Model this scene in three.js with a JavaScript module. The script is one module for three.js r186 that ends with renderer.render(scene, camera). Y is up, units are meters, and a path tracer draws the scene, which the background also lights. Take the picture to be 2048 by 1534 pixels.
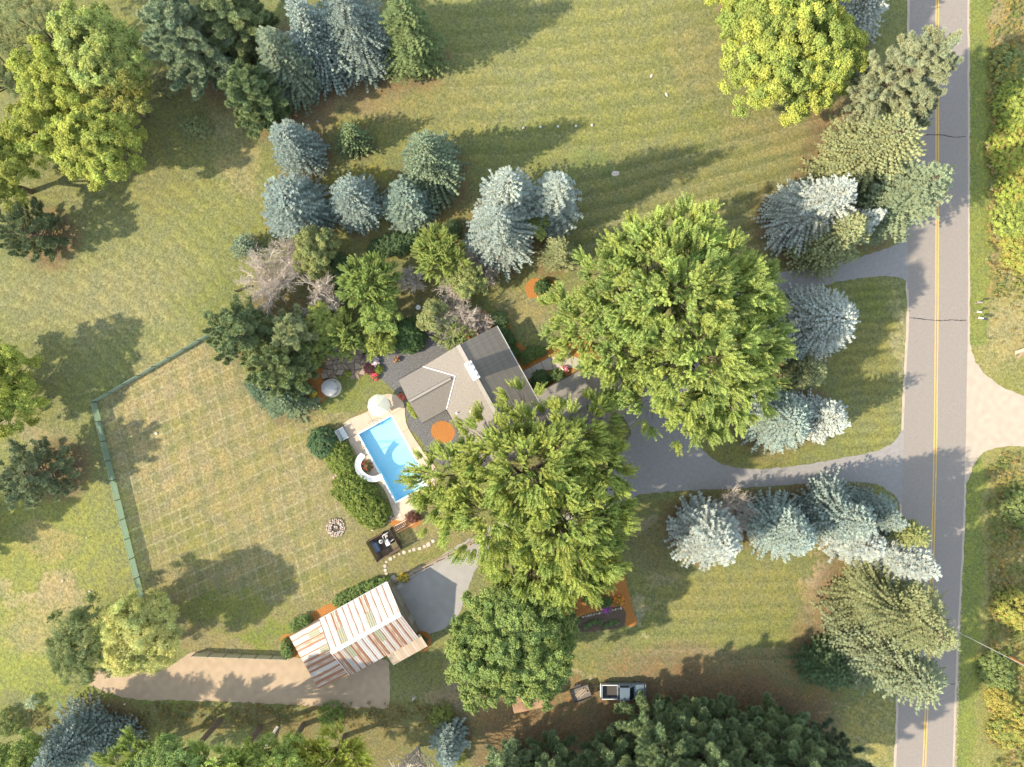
import * as THREE from 'three';
import { mergeGeometries } from 'three/addons/utils/BufferGeometryUtils.js';
import { RoundedBoxGeometry } from 'three/addons/geometries/RoundedBoxGeometry.js';
import { createNoise2D } from 'simplex-noise';

// ---------- camera, sky, sun, exposure ----------
const CAM_H = 90, PXM = 16;                       // a survey grid of 16 units to the metre is used for plan positions
const SKY = 0.96;                                  // brightness of the hazy sky
const scene = new THREE.Scene();
const camera = new THREE.PerspectiveCamera(2 * Math.atan(767 / PXM / CAM_H) * 180 / Math.PI, 2048 / 1534, 0.5, 1500);
camera.position.set(0, CAM_H, 0);
camera.up.set(0, 0, -1);
camera.lookAt(0, 0, 0);
const SUN_EL = 35.5 * Math.PI / 180, SUN_AZ = 20 * Math.PI / 180;
const sunDir = new THREE.Vector3(-Math.cos(SUN_AZ) * Math.cos(SUN_EL), Math.sin(SUN_EL), Math.sin(SUN_AZ) * Math.cos(SUN_EL));
// hazy bright sky, computed as an equirectangular map: pale blue overhead, whiter towards the horizon, a warm broad glow round the sun
{
  const w = 256, h = 128, d = new Float32Array(w * h * 4), v = new THREE.Vector3();
  for (let j = 0; j < h; j++) for (let i = 0; i < w; i++) {
    const th = (j + 0.5) / h * Math.PI - Math.PI / 2, ph = ((i + 0.5) / w - 0.5) * 2 * Math.PI;
    v.set(Math.cos(th) * Math.cos(ph), Math.sin(th), Math.cos(th) * Math.sin(ph));
    const up = Math.max(0, v.y), hz = Math.pow(1 - up, 2.2), c = Math.max(0, v.dot(sunDir)), g = 0.55 * Math.pow(c, 6) + 0.9 * Math.pow(c, 40), k = (j * w + i) * 4, s = SKY;
    d[k] = s * (0.52 + 0.36 * hz + g * 1.0); d[k + 1] = s * (0.62 + 0.25 * hz + g * 0.88); d[k + 2] = s * (0.76 + 0.08 * hz + g * 0.68); d[k + 3] = 1;
  }
  const t = new THREE.DataTexture(d, w, h, THREE.RGBAFormat, THREE.FloatType); t.mapping = THREE.EquirectangularReflectionMapping; t.magFilter = t.minFilter = THREE.LinearFilter; t.wrapS = THREE.RepeatWrapping; t.needsUpdate = true;
  scene.background = t; scene.environment = t;
}
const sun = new THREE.DirectionalLight(0xffeccf, 5.0);
sun.name = 'sun';
sun.position.copy(sunDir).multiplyScalar(150);
sun.castShadow = true;
sun.shadow.mapSize.set(4096, 4096);
Object.assign(sun.shadow.camera, { left: -95, right: 95, top: 80, bottom: -80, near: 1, far: 400 });
sun.shadow.radius = 1.6;
scene.add(sun);
const renderer = new THREE.WebGLRenderer({ antialias: true });
renderer.setSize(1024, 767);
renderer.toneMapping = THREE.LinearToneMapping;
renderer.toneMappingExposure = 1.74;
renderer.shadowMap.enabled = true;

// ---------- helpers ----------
let seed = 12345;
const srand = s => { seed = s >>> 0; };
function rnd() { seed = (seed + 0x6D2B79F5) >>> 0; let t = seed; t = Math.imul(t ^ (t >>> 15), t | 1); t ^= t + Math.imul(t ^ (t >>> 7), t | 61); return ((t ^ (t >>> 14)) >>> 0) / 4294967296; }
const rr = (a, b) => a + (b - a) * rnd();
const gauss = () => (rnd() + rnd() + rnd() + rnd() - 2) * 0.87;
const V3 = (x, y, z) => new THREE.Vector3(x, y, z);
// plan position: grid point of a thing seen at height h
const at = (px, py, h = 0) => { const k = (CAM_H - h) / CAM_H / PXM; return V3((px - 1024) * k, h, (py - 767) * k); };
const n2 = createNoise2D((() => { srand(77); return rnd; })());
const n2b = createNoise2D((() => { srand(991); return rnd; })());
const names = new Map();
function numbered(n) { const k = names.get(n) || 0; names.set(n, k + 1); return k ? n + '_' + String(k).padStart(3, '0') : n; }
function addTop(o, name, label, category, group, kind) {
  o.name = numbered(name); o.userData = {};
  if (label) o.userData.label = label;
  if (category) o.userData.category = category;
  if (group) o.userData.group = group;
  if (kind) o.userData.kind = kind;
  scene.add(o); return o;
}
const thing = (name, label, category, pos, turn = 0, group) => { const g = new THREE.Group(); g.position.copy(pos || V3(0, 0, 0)); g.rotation.y = turn; return addTop(g, name, label, category, group); };
function mesh(geo, mat, name, parent) { const m = new THREE.Mesh(Array.isArray(geo) ? merge(geo) : geo, mat); m.castShadow = m.receiveShadow = true; if (name) m.name = name; if (parent) parent.add(m); return m; }
function merge(list) {
  const l = list.map(g => { const q = g.index ? g.toNonIndexed() : g; for (const k of Object.keys(q.attributes)) if (!['position', 'normal', 'uv'].includes(k)) q.deleteAttribute(k); return q; });
  return mergeGeometries(l);
}
function box(w, h, d, x = 0, y = 0, z = 0, ry = 0, rx = 0, rz = 0) { const g = new THREE.BoxGeometry(w, h, d); if (rx) g.rotateX(rx); if (rz) g.rotateZ(rz); if (ry) g.rotateY(ry); g.translate(x, y, z); return g; }
function rbox(w, h, d, r, x = 0, y = 0, z = 0) { const g = new RoundedBoxGeometry(w, h, d, 2, r); g.translate(x, y, z); return g; }
function cyl(r0, r1, h, n, x = 0, y = 0, z = 0) { const g = new THREE.CylinderGeometry(r0, r1, h, n); g.translate(x, y + h / 2, z); return g; }
function bar(a, b, r0, r1 = r0, n = 6) {
  const d = b.clone().sub(a), L = d.length(); const g = new THREE.CylinderGeometry(r1, r0, L, n, 1, false);
  g.translate(0, L / 2, 0); g.applyQuaternion(new THREE.Quaternion().setFromUnitVectors(V3(0, 1, 0), d.normalize())); g.translate(a.x, a.y, a.z); return g;
}
const std = (c, rough = 0.85, extra = {}) => new THREE.MeshStandardMaterial({ color: c instanceof THREE.Color ? c : new THREE.Color().setRGB(...c), roughness: rough, ...extra });

// ---------- textures ----------
function toSRGB(v) { v = v < 0 ? 0 : v > 1 ? 1 : v; return Math.round(255 * (v <= 0.0031308 ? v * 12.92 : 1.055 * Math.pow(v, 1 / 2.4) - 0.055)); }
const LUT = new Uint8Array(4097); for (let i = 0; i <= 4096; i++) LUT[i] = toSRGB(i / 4096);
const q8 = v => LUT[v <= 0 ? 0 : v >= 1 ? 4096 : (v * 4096) | 0];
function colorTex(w, h, fn, wrap = THREE.RepeatWrapping) {
  const d = new Uint8Array(w * h * 4), c = [0, 0, 0];
  for (let j = 0; j < h; j++) for (let i = 0; i < w; i++) { fn(i / w, j / h, c); const k = (j * w + i) * 4; d[k] = q8(c[0]); d[k + 1] = q8(c[1]); d[k + 2] = q8(c[2]); d[k + 3] = 255; }
  const t = new THREE.DataTexture(d, w, h); t.colorSpace = THREE.SRGBColorSpace; t.magFilter = THREE.LinearFilter; t.minFilter = THREE.LinearMipmapLinearFilter; t.generateMipmaps = true; t.wrapS = t.wrapT = wrap; t.needsUpdate = true; return t;
}
function grayTex(w, h, fn, wrap = THREE.RepeatWrapping) {
  const d = new Uint8Array(w * h * 4);
  for (let j = 0; j < h; j++) for (let i = 0; i < w; i++) { const k = (j * w + i) * 4, v = Math.max(0, Math.min(255, fn(i / w, j / h) * 255)); d[k] = d[k + 1] = d[k + 2] = v; d[k + 3] = 255; }
  const t = new THREE.DataTexture(d, w, h); t.magFilter = THREE.LinearFilter; t.wrapS = t.wrapT = wrap; t.needsUpdate = true; return t;
}
// tileable noise by blending four shifted samples
function tn(noise, u, v, f) { const s = (a, b) => noise(a * f, b * f); const x = s(u, v) * (1 - u) * (1 - v) + s(u - 1, v) * u * (1 - v) + s(u, v - 1) * (1 - u) * v + s(u - 1, v - 1) * u * v; return x / Math.sqrt((1 - 2 * u + 2 * u * u) * (1 - 2 * v + 2 * v * v)); }
function grainTex(base, amp, f1, f2, speck = 0, speckCol = null, size = 512) {
  srand(base[0] * 9999 + f1 * 31 + 5);
  return colorTex(size, size, (u, v, c) => {
    const m = amp * (0.55 * tn(n2, u, v, f1) + 0.45 * tn(n2b, u, v, f2)) + amp * 1.1 * (rnd() - 0.5);
    let k = 1 + m; c[0] = base[0] * k; c[1] = base[1] * k; c[2] = base[2] * k;
    if (speck && rnd() < speck) { const s = rnd(); c[0] += (speckCol[0] - c[0]) * s; c[1] += (speckCol[1] - c[1]) * s; c[2] += (speckCol[2] - c[2]) * s; }
  });
}
const bumpTex = grayTex(512, 512, (u, v) => 0.5 + 0.22 * tn(n2, u, v, 34) + 0.18 * tn(n2b, u, v, 90) + 0.25 * (rnd() - 0.5));
const reps = (t, s) => { const q = t.clone(); q.repeat.set(1 / s, 1 / s); q.needsUpdate = true; return q; };
function surf(base, o = {}) {        // a procedural matte surface with uv in metres
  const { amp = 0.18, f1 = 6, f2 = 40, tile = 6, rough = 0.92, bump = 0.01, bt = 3, speck = 0, speckCol } = o;
  return new THREE.MeshStandardMaterial({ map: reps(grainTex(base, amp, f1, f2, speck, speckCol), tile), roughness: rough, bumpMap: reps(bumpTex, bt), bumpScale: bump });
}
// ---------- flat sheets from plan outlines ----------
function smoothPts(pts, rough = 0, closed = true, step = 0.6, corner = false) {
  const w = pts.map(p => at(p[0], p[1])); let out = [];
  if (corner) { for (let i = 0; i < w.length; i++) { const a = w[i], b = w[(i + 1) % w.length], n = Math.max(1, Math.ceil(a.distanceTo(b) / step)); for (let k = 0; k < n; k++) out.push(a.clone().lerp(b, k / n)); } }
  else { const cv = new THREE.CatmullRomCurve3(w, closed, 'centripetal'); const L = cv.getLength(); out = cv.getSpacedPoints(Math.ceil(L / step)); if (closed) out.pop(); }
  if (rough) out.forEach(p => { p.x += rough * (n2(p.x * 1.7, p.z * 1.7) + 0.5 * n2(p.x * 5, p.z * 5)); p.z += rough * (n2b(p.x * 1.7, p.z * 1.7) + 0.5 * n2b(p.x * 5, p.z * 5)); });
  return out;
}
function sheetGeo(pts, y, holes) {
  const sh = new THREE.Shape(pts.map(p => new THREE.Vector2(p.x, -p.z)));
  if (holes) for (const h of holes) sh.holes.push(new THREE.Path(h.map(p => new THREE.Vector2(p.x, -p.z))));
  const g = new THREE.ShapeGeometry(sh); g.rotateX(-Math.PI / 2); g.translate(0, y, 0);
  const P = g.attributes.position, U = g.attributes.uv; for (let i = 0; i < P.count; i++) U.setXY(i, P.getX(i), -P.getZ(i));
  return g;
}
function slabGeo(pts, y0, y1, bevel = 0.012) {       // a thin slab from world points
  const sh = new THREE.Shape(pts.map(p => new THREE.Vector2(p.x, -p.z)));
  const g = new THREE.ExtrudeGeometry(sh, { depth: y1 - y0 - bevel, bevelEnabled: bevel > 0, bevelThickness: bevel, bevelSize: bevel, bevelOffset: -bevel, bevelSegments: 1 });
  g.rotateX(-Math.PI / 2); g.translate(0, y0, 0); return g;
}
function ground(name, pts, y, mat, label, rough = 0.12, corner = false, holes) {
  const m = mesh(sheetGeo(smoothPts(pts, rough, true, 0.5, corner), y, holes), mat);
  return addTop(m, name, label, undefined, undefined, 'structure');
}
const inPoly = (P, x, y) => { let r = false; for (let i = 0, j = P.length - 1; i < P.length; j = i++) if ((P[i][1] > y) !== (P[j][1] > y) && x < (P[j][0] - P[i][0]) * (y - P[i][1]) / (P[j][1] - P[i][1]) + P[i][0]) r = !r; return r; };
const TURN = 28.95 * Math.PI / 180;                 // the house, pool and shed share one axis
const AX = V3(Math.cos(TURN), 0, -Math.sin(TURN)), AZ = V3(Math.sin(TURN), 0, Math.cos(TURN));
const loc = (o, x, z, y = 0) => V3(o.x + AX.x * x + AZ.x * z, y, o.z + AX.z * x + AZ.z * z);
// ================= the ground =================
const litter = [];                                   // conifer positions, for the needle litter lying under them
const YARD = [[432, 662], [192, 802], [280, 1180], [350, 1290], [385, 1303], [575, 1310], [600, 1265], [775, 1172], [985, 1060], [860, 1010], [790, 1040], [700, 960], [650, 890], [690, 850], [745, 815], [640, 830], [560, 830], [480, 740]];
const poolO = at(717, 868);
const poolW = 4.7, poolL = 9.7;
const patches = [   // matter on the lawn: x, y, rx, ry, colour, strength, raggedness
  [60, 1120, 190, 210, [0.235, 0.235, 0.055], 0.8], [40, 1330, 140, 60, [0.22, 0.235, 0.05], 0.85], [210, 1395, 160, 28, [0.17, 0.205, 0.04], 0.85],
  [110, 1190, 60, 45, [0.34, 0.25, 0.15], 0.75], [60, 1265, 70, 50, [0.33, 0.25, 0.14], 0.5], [90, 1080, 70, 40, [0.30, 0.22, 0.11], 0.6], [30, 1190, 45, 20, [0.33, 0.26, 0.16], 0.6],
  [60, 860, 90, 30, [0.33, 0.26, 0.17], 0.55], [150, 600, 220, 90, [0.225, 0.20, 0.10], 0.6], [300, 560, 150, 90, [0.24, 0.21, 0.10], 0.5], [420, 600, 80, 60, [0.15, 0.165, 0.04], 0.6], [520, 530, 60, 90, [0.17, 0.18, 0.04], 0.6], [430, 440, 110, 90, [0.19, 0.19, 0.055], 0.5],
  [150, 60, 220, 120, [0.17, 0.17, 0.05], 0.6], [330, 330, 120, 100, [0.20, 0.18, 0.06], 0.5], [480, 330, 50, 60, [0.30, 0.235, 0.12], 0.6], [440, 245, 40, 30, [0.28, 0.225, 0.14], 0.5],
  [690, 205, 130, 40, [0.30, 0.20, 0.12], 0.85], [810, 160, 75, 35, [0.31, 0.21, 0.13], 0.7], [620, 255, 60, 50, [0.25, 0.16, 0.09], 0.8], [700, 110, 160, 90, [0.15, 0.095, 0.055], 0.8],
  [760, 250, 110, 60, [0.21, 0.19, 0.06], 0.6], [900, 190, 140, 90, [0.225, 0.195, 0.075], 0.6], [1060, 190, 40, 110, [0.20, 0.20, 0.09], 0.55], [1200, 120, 180, 130, [0.215, 0.20, 0.065], 0.6], [950, 80, 150, 70, [0.16, 0.17, 0.055], 0.5], [1400, 120, 60, 90, [0.25, 0.205, 0.10], 0.5],
  [1250, 255, 220, 50, [0.185, 0.185, 0.05], 0.6], [1000, 300, 140, 60, [0.15, 0.165, 0.045], 0.6], [1180, 330, 50, 25, [0.13, 0.17, 0.05], 0.6], [1560, 260, 130, 60, [0.24, 0.195, 0.09], 0.6], [1400, 380, 230, 90, [0.18, 0.165, 0.062], 0.7], [1460, 490, 130, 60, [0.19, 0.15, 0.065], 0.7],
  [1740, 700, 90, 130, [0.175, 0.155, 0.045], 0.7], [1740, 600, 60, 40, [0.13, 0.155, 0.035], 0.7], [1805, 690, 22, 130, [0.30, 0.26, 0.15], 0.6], [1480, 905, 130, 30, [0.19, 0.165, 0.04], 0.6], [1740, 890, 70, 30, [0.20, 0.19, 0.05], 0.6],
  [1290, 1045, 40, 30, [0.34, 0.27, 0.20], 0.7], [1330, 1160, 30, 24, [0.34, 0.28, 0.19], 0.6], [1290, 1225, 14, 30, [0.36, 0.30, 0.22], 0.7], [1650, 1160, 45, 50, [0.36, 0.265, 0.18], 0.95], [1640, 1230, 45, 55, [0.29, 0.20, 0.13], 0.8], [1450, 1010, 180, 30, [0.17, 0.12, 0.05], 0.6], [1320, 1090, 70, 60, [0.155, 0.12, 0.06], 0.6],
  [1440, 1190, 200, 50, [0.22, 0.195, 0.065], 0.7], [1520, 1250, 160, 40, [0.18, 0.18, 0.05], 0.6], [1400, 1325, 240, 45, [0.225, 0.155, 0.09], 0.75], [1640, 1300, 90, 60, [0.20, 0.145, 0.07], 0.7], [1350, 1400, 340, 60, [0.21, 0.12, 0.06], 0.95], [1050, 1430, 140, 60, [0.25, 0.145, 0.07], 0.9], [930, 1380, 90, 45, [0.28, 0.20, 0.13], 0.85], [850, 1330, 50, 50, [0.15, 0.145, 0.05], 0.7], [1140, 1330, 60, 30, [0.22, 0.20, 0.06], 0.6], [1120, 1350, 70, 12, [0.33, 0.26, 0.16], 0.6],
  [1730, 1470, 90, 70, [0.27, 0.23, 0.075], 0.8], [1600, 1440, 60, 60, [0.22, 0.155, 0.08], 0.7],
  [600, 1440, 300, 30, [0.17, 0.115, 0.05], 0.7], [180, 1450, 130, 30, [0.11, 0.12, 0.035], 0.7], [760, 1500, 120, 60, [0.17, 0.125, 0.055], 0.7],
  [760, 500, 110, 45, [0.19, 0.155, 0.045], 0.7], [700, 380, 120, 50, [0.21, 0.175, 0.04], 0.7], [890, 440, 60, 60, [0.22, 0.155, 0.055], 0.7], [1000, 560, 60, 50, [0.20, 0.165, 0.055], 0.6], [1060, 620, 60, 50, [0.27, 0.215, 0.11], 0.7], [850, 590, 70, 50, [0.15, 0.115, 0.055], 0.7], [830, 640, 60, 20, [0.26, 0.18, 0.11], 0.7], [610, 620, 90, 60, [0.20, 0.14, 0.075], 0.8], [620, 720, 80, 80, [0.20, 0.12, 0.06], 0.8], [1080, 500, 40, 40, [0.24, 0.16, 0.08], 0.6],
  [700, 780, 60, 40, [0.15, 0.165, 0.035], 0.8], [600, 860, 90, 40, [0.24, 0.20, 0.07], 0.6], [450, 1210, 120, 40, [0.16, 0.175, 0.035], 0.8], [640, 1160, 140, 35, [0.17, 0.165, 0.045], 0.7], [520, 1270, 80, 25, [0.15, 0.18, 0.03], 0.85], [860, 1110, 70, 20, [0.155, 0.165, 0.045], 0.7], [850, 1070, 60, 30, [0.24, 0.195, 0.085], 0.6], [320, 790, 80, 110, [0.31, 0.235, 0.12], 0.5], [350, 930, 60, 80, [0.32, 0.235, 0.13], 0.5], [470, 960, 120, 90, [0.26, 0.205, 0.08], 0.4], [350, 870, 40, 60, [0.16, 0.165, 0.04], 0.5], [400, 1080, 80, 50, [0.19, 0.18, 0.045], 0.5],
  [2010, 660, 60, 90, [0.31, 0.25, 0.12], 0.8], [1980, 520, 40, 60, [0.30, 0.20, 0.10], 0.7], [2000, 950, 60, 60, [0.24, 0.21, 0.08], 0.7], [2010, 1130, 60, 120, [0.23, 0.20, 0.08], 0.7], [2010, 40, 60, 90, [0.31, 0.23, 0.13], 0.7],
];
const GW = 2048, GH = 1536, GX0 = -70, GX1 = 2118, GY0 = -53, GY1 = 1587;
srand(4242);
function groundColor(u, v, c) {
  const px = GX0 + u * (GX1 - GX0), py = GY0 + v * (GY1 - GY0);
  const wx = n2(px / 90, py / 90) * 14 + n2(px / 22, py / 22) * 5, wy = n2b(px / 90, py / 90) * 14 + n2b(px / 22, py / 22) * 5;
  const big = n2(px / 210 + 9, py / 210), mid = n2b(px / 45, py / 45), sm = n2(px / 13 + 40, py / 13), fine = n2b(px / 4.2, py / 4.2), pix = rnd() - 0.5;
  let r = 0.180, g = 0.182, b = 0.066;
  if (px > 1925) { r = 0.235; g = 0.215; b = 0.07; }
  const yard = inPoly(YARD, px + wx * 0.12, py + wy * 0.12);
  if (yard) { r = 0.225; g = 0.186; b = 0.086; }
  const gm = big * 0.5 + mid * 0.35 + sm * 0.3;                // greener and drier turf
  if (gm > 0) { const k = Math.min(0.5, gm * 0.5); r += (0.135 - r) * k; g += (0.16 - g) * k; b += (0.042 - b) * k; }
  else { const k = Math.min(0.4, -gm * 0.4); r += (0.265 - r) * k; g += (0.23 - g) * k; b += (0.115 - b) * k; }
  for (const p of patches) {
    const dx = (px + wx * 1.6 - p[0]) / p[2], dy = (py + wy * 1.6 - p[1]) / p[3], d = dx * dx + dy * dy;
    if (d < 2.2) { let k = (1.25 - d) * 0.9 + 0.55 * (sm * 0.7 + fine * 0.5 + mid * 0.4); k = (k < 0 ? 0 : k > 1 ? 1 : k) * p[5]; r += (p[4][0] - r) * k; g += (p[4][1] - g) * k; b += (p[4][2] - b) * k; }
  }
  for (const t of litter) {
    const dx = px + wx * 0.8 - t[0], dy = py + wy * 0.8 - t[1], d = (dx * dx + dy * dy) / (t[2] * t[2]);
    if (d < 1.9) { let k = (1.15 - d) * 1.4 + 0.7 * (sm * 0.6 + fine * 0.7); k = (k < 0 ? 0 : k > 1 ? 1 : k) * 0.85; r += (0.185 - r) * k; g += (0.118 - g) * k; b += (0.065 - b) * k; }
  }
  // mown lines
  const line = (t, w) => { const q = Math.abs(t - Math.round(t)); return q < w ? 1 - q / w : 0; };
  const band = t => Math.sin(t * 2 * Math.PI);
  const light = k => { r += (0.35 - r) * k; g += (0.295 - g) * k; b += (0.165 - b) * k; };
  if (yard && px < 700 && py < 1200) {
    const a = (px * 0.41 + py * 0.912 + wx * 0.06) / 43, q = (px * 0.975 - py * 0.222 + wy * 0.06) / 41;
    const f4 = n2(px / 11 + 8, py / 11), on = Math.max(0.3, 0.7 + 0.5 * n2b(px / 90 + 5, py / 90));
    const bk = 0.75 + 0.5 * f4; light(0.66 * Math.min(1, 1.6 * line(a * 2, 0.12)) * on * bk); light(0.22 * line(a, 0.07) * on); light(0.48 * Math.min(1, 1.6 * line(q * 2, 0.12)) * on * bk); light(0.20 * line(q, 0.07) * on);
    const k = 0.08 * (band(a) + band(q)); r *= 1 - k; g *= 1 - k * 0.6; b *= 1 - k;
  } else if (px > 1130 && px < 1690 && py > 230 && py < 560 && py > 395 - (px - 1000) * 0.30) {
    const a = (px * 0.262 + py * 0.965 + wx * 0.2) / 30; const k = 0.17 * band(a); r *= 1 + k; g *= 1 + k * 0.8; b *= 1 + k; light(0.55 * line(a, 0.08) * (0.6 + 0.4 * sm));
  } else if (px > 900 && px < 1460 && py < 330) {
    const a = (py * 0.98 + (px - 1150) * (px - 1150) * 0.00016 + px * 0.10 + wy * 0.3) / 34; const k = 0.17 * band(a) * (0.6 + 0.4 * mid); r *= 1 + k; g *= 1 + k * 0.8; b *= 1 + k; light(0.42 * line(a, 0.08) * (0.5 + 0.5 * sm));
  } else if (px < 560 && py > 330 && py < 780) {
    const a = (Math.hypot(px + 60, py - 980) + wx * 0.5) / 27; const k = 0.13 * band(a) * (0.6 + 0.6 * mid); r *= 1 + k; g *= 1 + k; b *= 1 + k; light(0.42 * line(a, 0.12) * (0.3 + 0.7 * sm));
  } else if (px > 1260 && px < 1660 && py > 1140 && py < 1330) {
    const a = (py + px * 0.02 + wx * 0.2) / 26; const k = 0.09 * band(a); r *= 1 + k; g *= 1 + k * 0.8; b *= 1 + k; light(0.2 * line(a, 0.08));
  } else if (px > 1680 && px < 1830 && py > 560 && py < 900) { const a = (py + px * 0.04 + wx * 0.3) / 21; const k = 0.12 * band(a); r *= 1 + k; g *= 1 + k; b *= 1 + k; }
  else if (px > 1630 && px < 1800 && py > 1400) { const a = (Math.hypot(px - 1620, py - 1640) + wx * 0.25) / 24; light(0.55 * line(a, 0.12) * (0.6 + 0.4 * sm)); }
  // green mown verge along the road
  const vr = 1934 - Math.max(0, (py - 700) / 834) * 27;
  if (px > vr - 6 && px < vr + 42 + wx * 0.7 && !(py > 690 && py < 900 && px > vr + 8)) { const k = 0.75 + 0.2 * sm; r += (0.165 - r) * k; g += (0.195 - g) * k; b += (0.038 - b) * k; if (px < vr + 5 + fine * 3) { r = 0.33; g = 0.27; b = 0.18; } }
  const f2 = n2(px / 7 + 3, py / 7); const cl = n2b(px / 9 + 70, py / 9) + 0.6 * fine; if (cl > 0.7) { const k = Math.min(0.4, (cl - 0.7) * 1.6); r += (0.11 - r) * k; g += (0.15 - g) * k; b += (0.04 - b) * k; } else if (cl < -0.75) { const k = Math.min(0.45, (-0.75 - cl) * 1.6); r += (0.33 - r) * k; g += (0.28 - g) * k; b += (0.16 - b) * k; }
  let m = 0.89 + 0.15 * sm + 0.17 * f2 + 0.20 * fine + 0.30 * pix + 0.07 * mid;
  if (m < 0.4) m = 0.4;
  c[0] = r * 0.95 * m * (1 + 0.04 * mid); c[1] = g * 1.02 * m; c[2] = b * m * (1 - 0.1 * mid);
}
function buildGround() {
  const map = colorTex(GW, GH, groundColor, THREE.MirroredRepeatWrapping);
  const o = 420, outer = [V3(-o, 0, -o), V3(o, 0, -o), V3(o, 0, o), V3(-o, 0, o)];
  const e = 0.12, hole = [loc(poolO, -e, -e), loc(poolO, poolW + e, -e), loc(poolO, poolW + e, poolL + e), loc(poolO, -e, poolL + e)];
  const g = sheetGeo(outer, 0, [hole]);
  const P = g.attributes.position, U = g.attributes.uv;
  for (let i = 0; i < P.count; i++) U.setXY(i, (P.getX(i) * PXM + 1024 - GX0) / (GX1 - GX0), (P.getZ(i) * PXM + 767 - GY0) / (GY1 - GY0));
  const bt = bumpTex.clone(); bt.wrapS = bt.wrapT = THREE.RepeatWrapping; bt.repeat.set((GX1 - GX0) / PXM / 13, (GY1 - GY0) / PXM / 13); bt.needsUpdate = true;
  const m = mesh(g, new THREE.MeshStandardMaterial({ map, roughness: 0.95, bumpMap: bt, bumpScale: 0.05 }));
  addTop(m, 'lawn', 'mown dry grass lawn and field', undefined, undefined, 'structure');
}

// ================= road, drives, gravel =================
const roadMat = surf([0.242, 0.222, 0.205], { amp: 0.09, f1: 24, f2: 90, tile: 12, bump: 0.012, speck: 0.06, speckCol: [0.42, 0.39, 0.36] });
const driveMat = surf([0.25, 0.245, 0.245], { amp: 0.12, f1: 16, f2: 80, tile: 11, bump: 0.012, speck: 0.06, speckCol: [0.42, 0.41, 0.40] });
const courtMat = surf([0.30, 0.295, 0.29], { amp: 0.10, f1: 4, f2: 60, tile: 7, bump: 0.012, speck: 0.10, speckCol: [0.45, 0.44, 0.43] });
const tanGravel = surf([0.40, 0.31, 0.215], { amp: 0.14, f1: 5, f2: 50, tile: 7, bump: 0.03, speck: 0.10, speckCol: [0.55, 0.46, 0.36] });
const paleGravel = surf([0.40, 0.345, 0.285], { amp: 0.13, f1: 5, f2: 50, tile: 7, bump: 0.02, speck: 0.10, speckCol: [0.56, 0.5, 0.43] });
const slateMat = surf([0.13, 0.135, 0.145], { amp: 0.5, f1: 40, f2: 110, tile: 12, bump: 0.10, bt: 6, speck: 0.22, speckCol: [0.34, 0.335, 0.33] });
const mulchMat = surf([0.46, 0.20, 0.055], { amp: 0.42, f1: 20, f2: 80, tile: 3, bump: 0.06, bt: 2, speck: 0.12, speckCol: [0.22, 0.085, 0.02] });
const concMat = surf([0.44, 0.385, 0.32], { amp: 0.09, f1: 4, f2: 30, tile: 5, bump: 0.006 });
const deckMat = [[0.50, 0.41, 0.325], [0.475, 0.39, 0.31], [0.525, 0.435, 0.35]].map(c => surf(c, { amp: 0.08, f1: 4, f2: 30, tile: 5, bump: 0.005 }));
const walkMat = surf([0.40, 0.375, 0.335], { amp: 0.08, f1: 4, f2: 30, tile: 5, bump: 0.005 });
const soilMat = surf([0.13, 0.095, 0.07], { amp: 0.3, f1: 12, f2: 60, tile: 4, bump: 0.06 });
const roadC = [[1876, -400], [1874.5, 0], [1874.5, 300], [1874, 560], [1872.5, 720], [1870.5, 900], [1866.5, 1060], [1860, 1270], [1852.5, 1430], [1848.5, 1534], [1836, 1900]];
function strip(offA, offB, y, mat, j = 0) {            // a band along the road between two offsets in grid units
  const cv = new THREE.CatmullRomCurve3(roadC.map(p => V3(p[0], 0, p[1]))); const pts = cv.getSpacedPoints(160), A = [], B = [];
  for (const p of pts) { const f = typeof offA === 'function' ? offA(p.z) : offA, h = typeof offB === 'function' ? offB(p.z) : offB; A.push(at(p.x + f + j * n2(p.z / 9, 3), p.z)); B.push(at(p.x + h + j * n2b(p.z / 9, 7), p.z)); }
  return mesh(sheetGeo([...A, ...B.reverse()], y), mat);
}
const lerpT = (t, T) => { for (let i = 1; i < T.length; i++) if (t <= T[i][0]) { const k = (t - T[i - 1][0]) / (T[i][0] - T[i - 1][0]); return T[i - 1][1] + (T[i][1] - T[i - 1][1]) * Math.max(0, k); } return T[T.length - 1][1]; };
const roadL = z => lerpT(z, [[0, -55], [450, -60], [640, -55], [840, -64], [1000, -64], [1430, -56], [1600, -56]]), roadR = z => lerpT(z, [[0, 60], [700, 62], [1050, 59], [1300, 54], [1600, 57]]);
addTop(strip(z => roadL(z) - 5, z => roadR(z) + 4, 0.008, paleGravel, 1.5), 'road_shoulder', 'narrow pale gravel shoulders of the road', undefined, undefined, 'structure');
addTop(strip(roadL, roadR, 0.022, roadMat, 0.5), 'road', 'grey asphalt country road running down the right side', undefined, undefined, 'structure');
const yellow = surf([0.62, 0.40, 0.09], { amp: 0.22, f1: 8, f2: 50, tile: 3, bump: 0.003, speck: 0.12, speckCol: [0.34, 0.29, 0.22] });
for (const s of [-2.6, 2.2]) addTop(strip(s - 1.05, s + 1.05, 0.027, yellow, 0.25), 'road_marking', s < 0 ? 'left yellow line of the double centre line' : 'right yellow line of the double centre line', undefined, undefined, 'structure');
const tarMat = std([0.035, 0.033, 0.034], 0.7);
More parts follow.
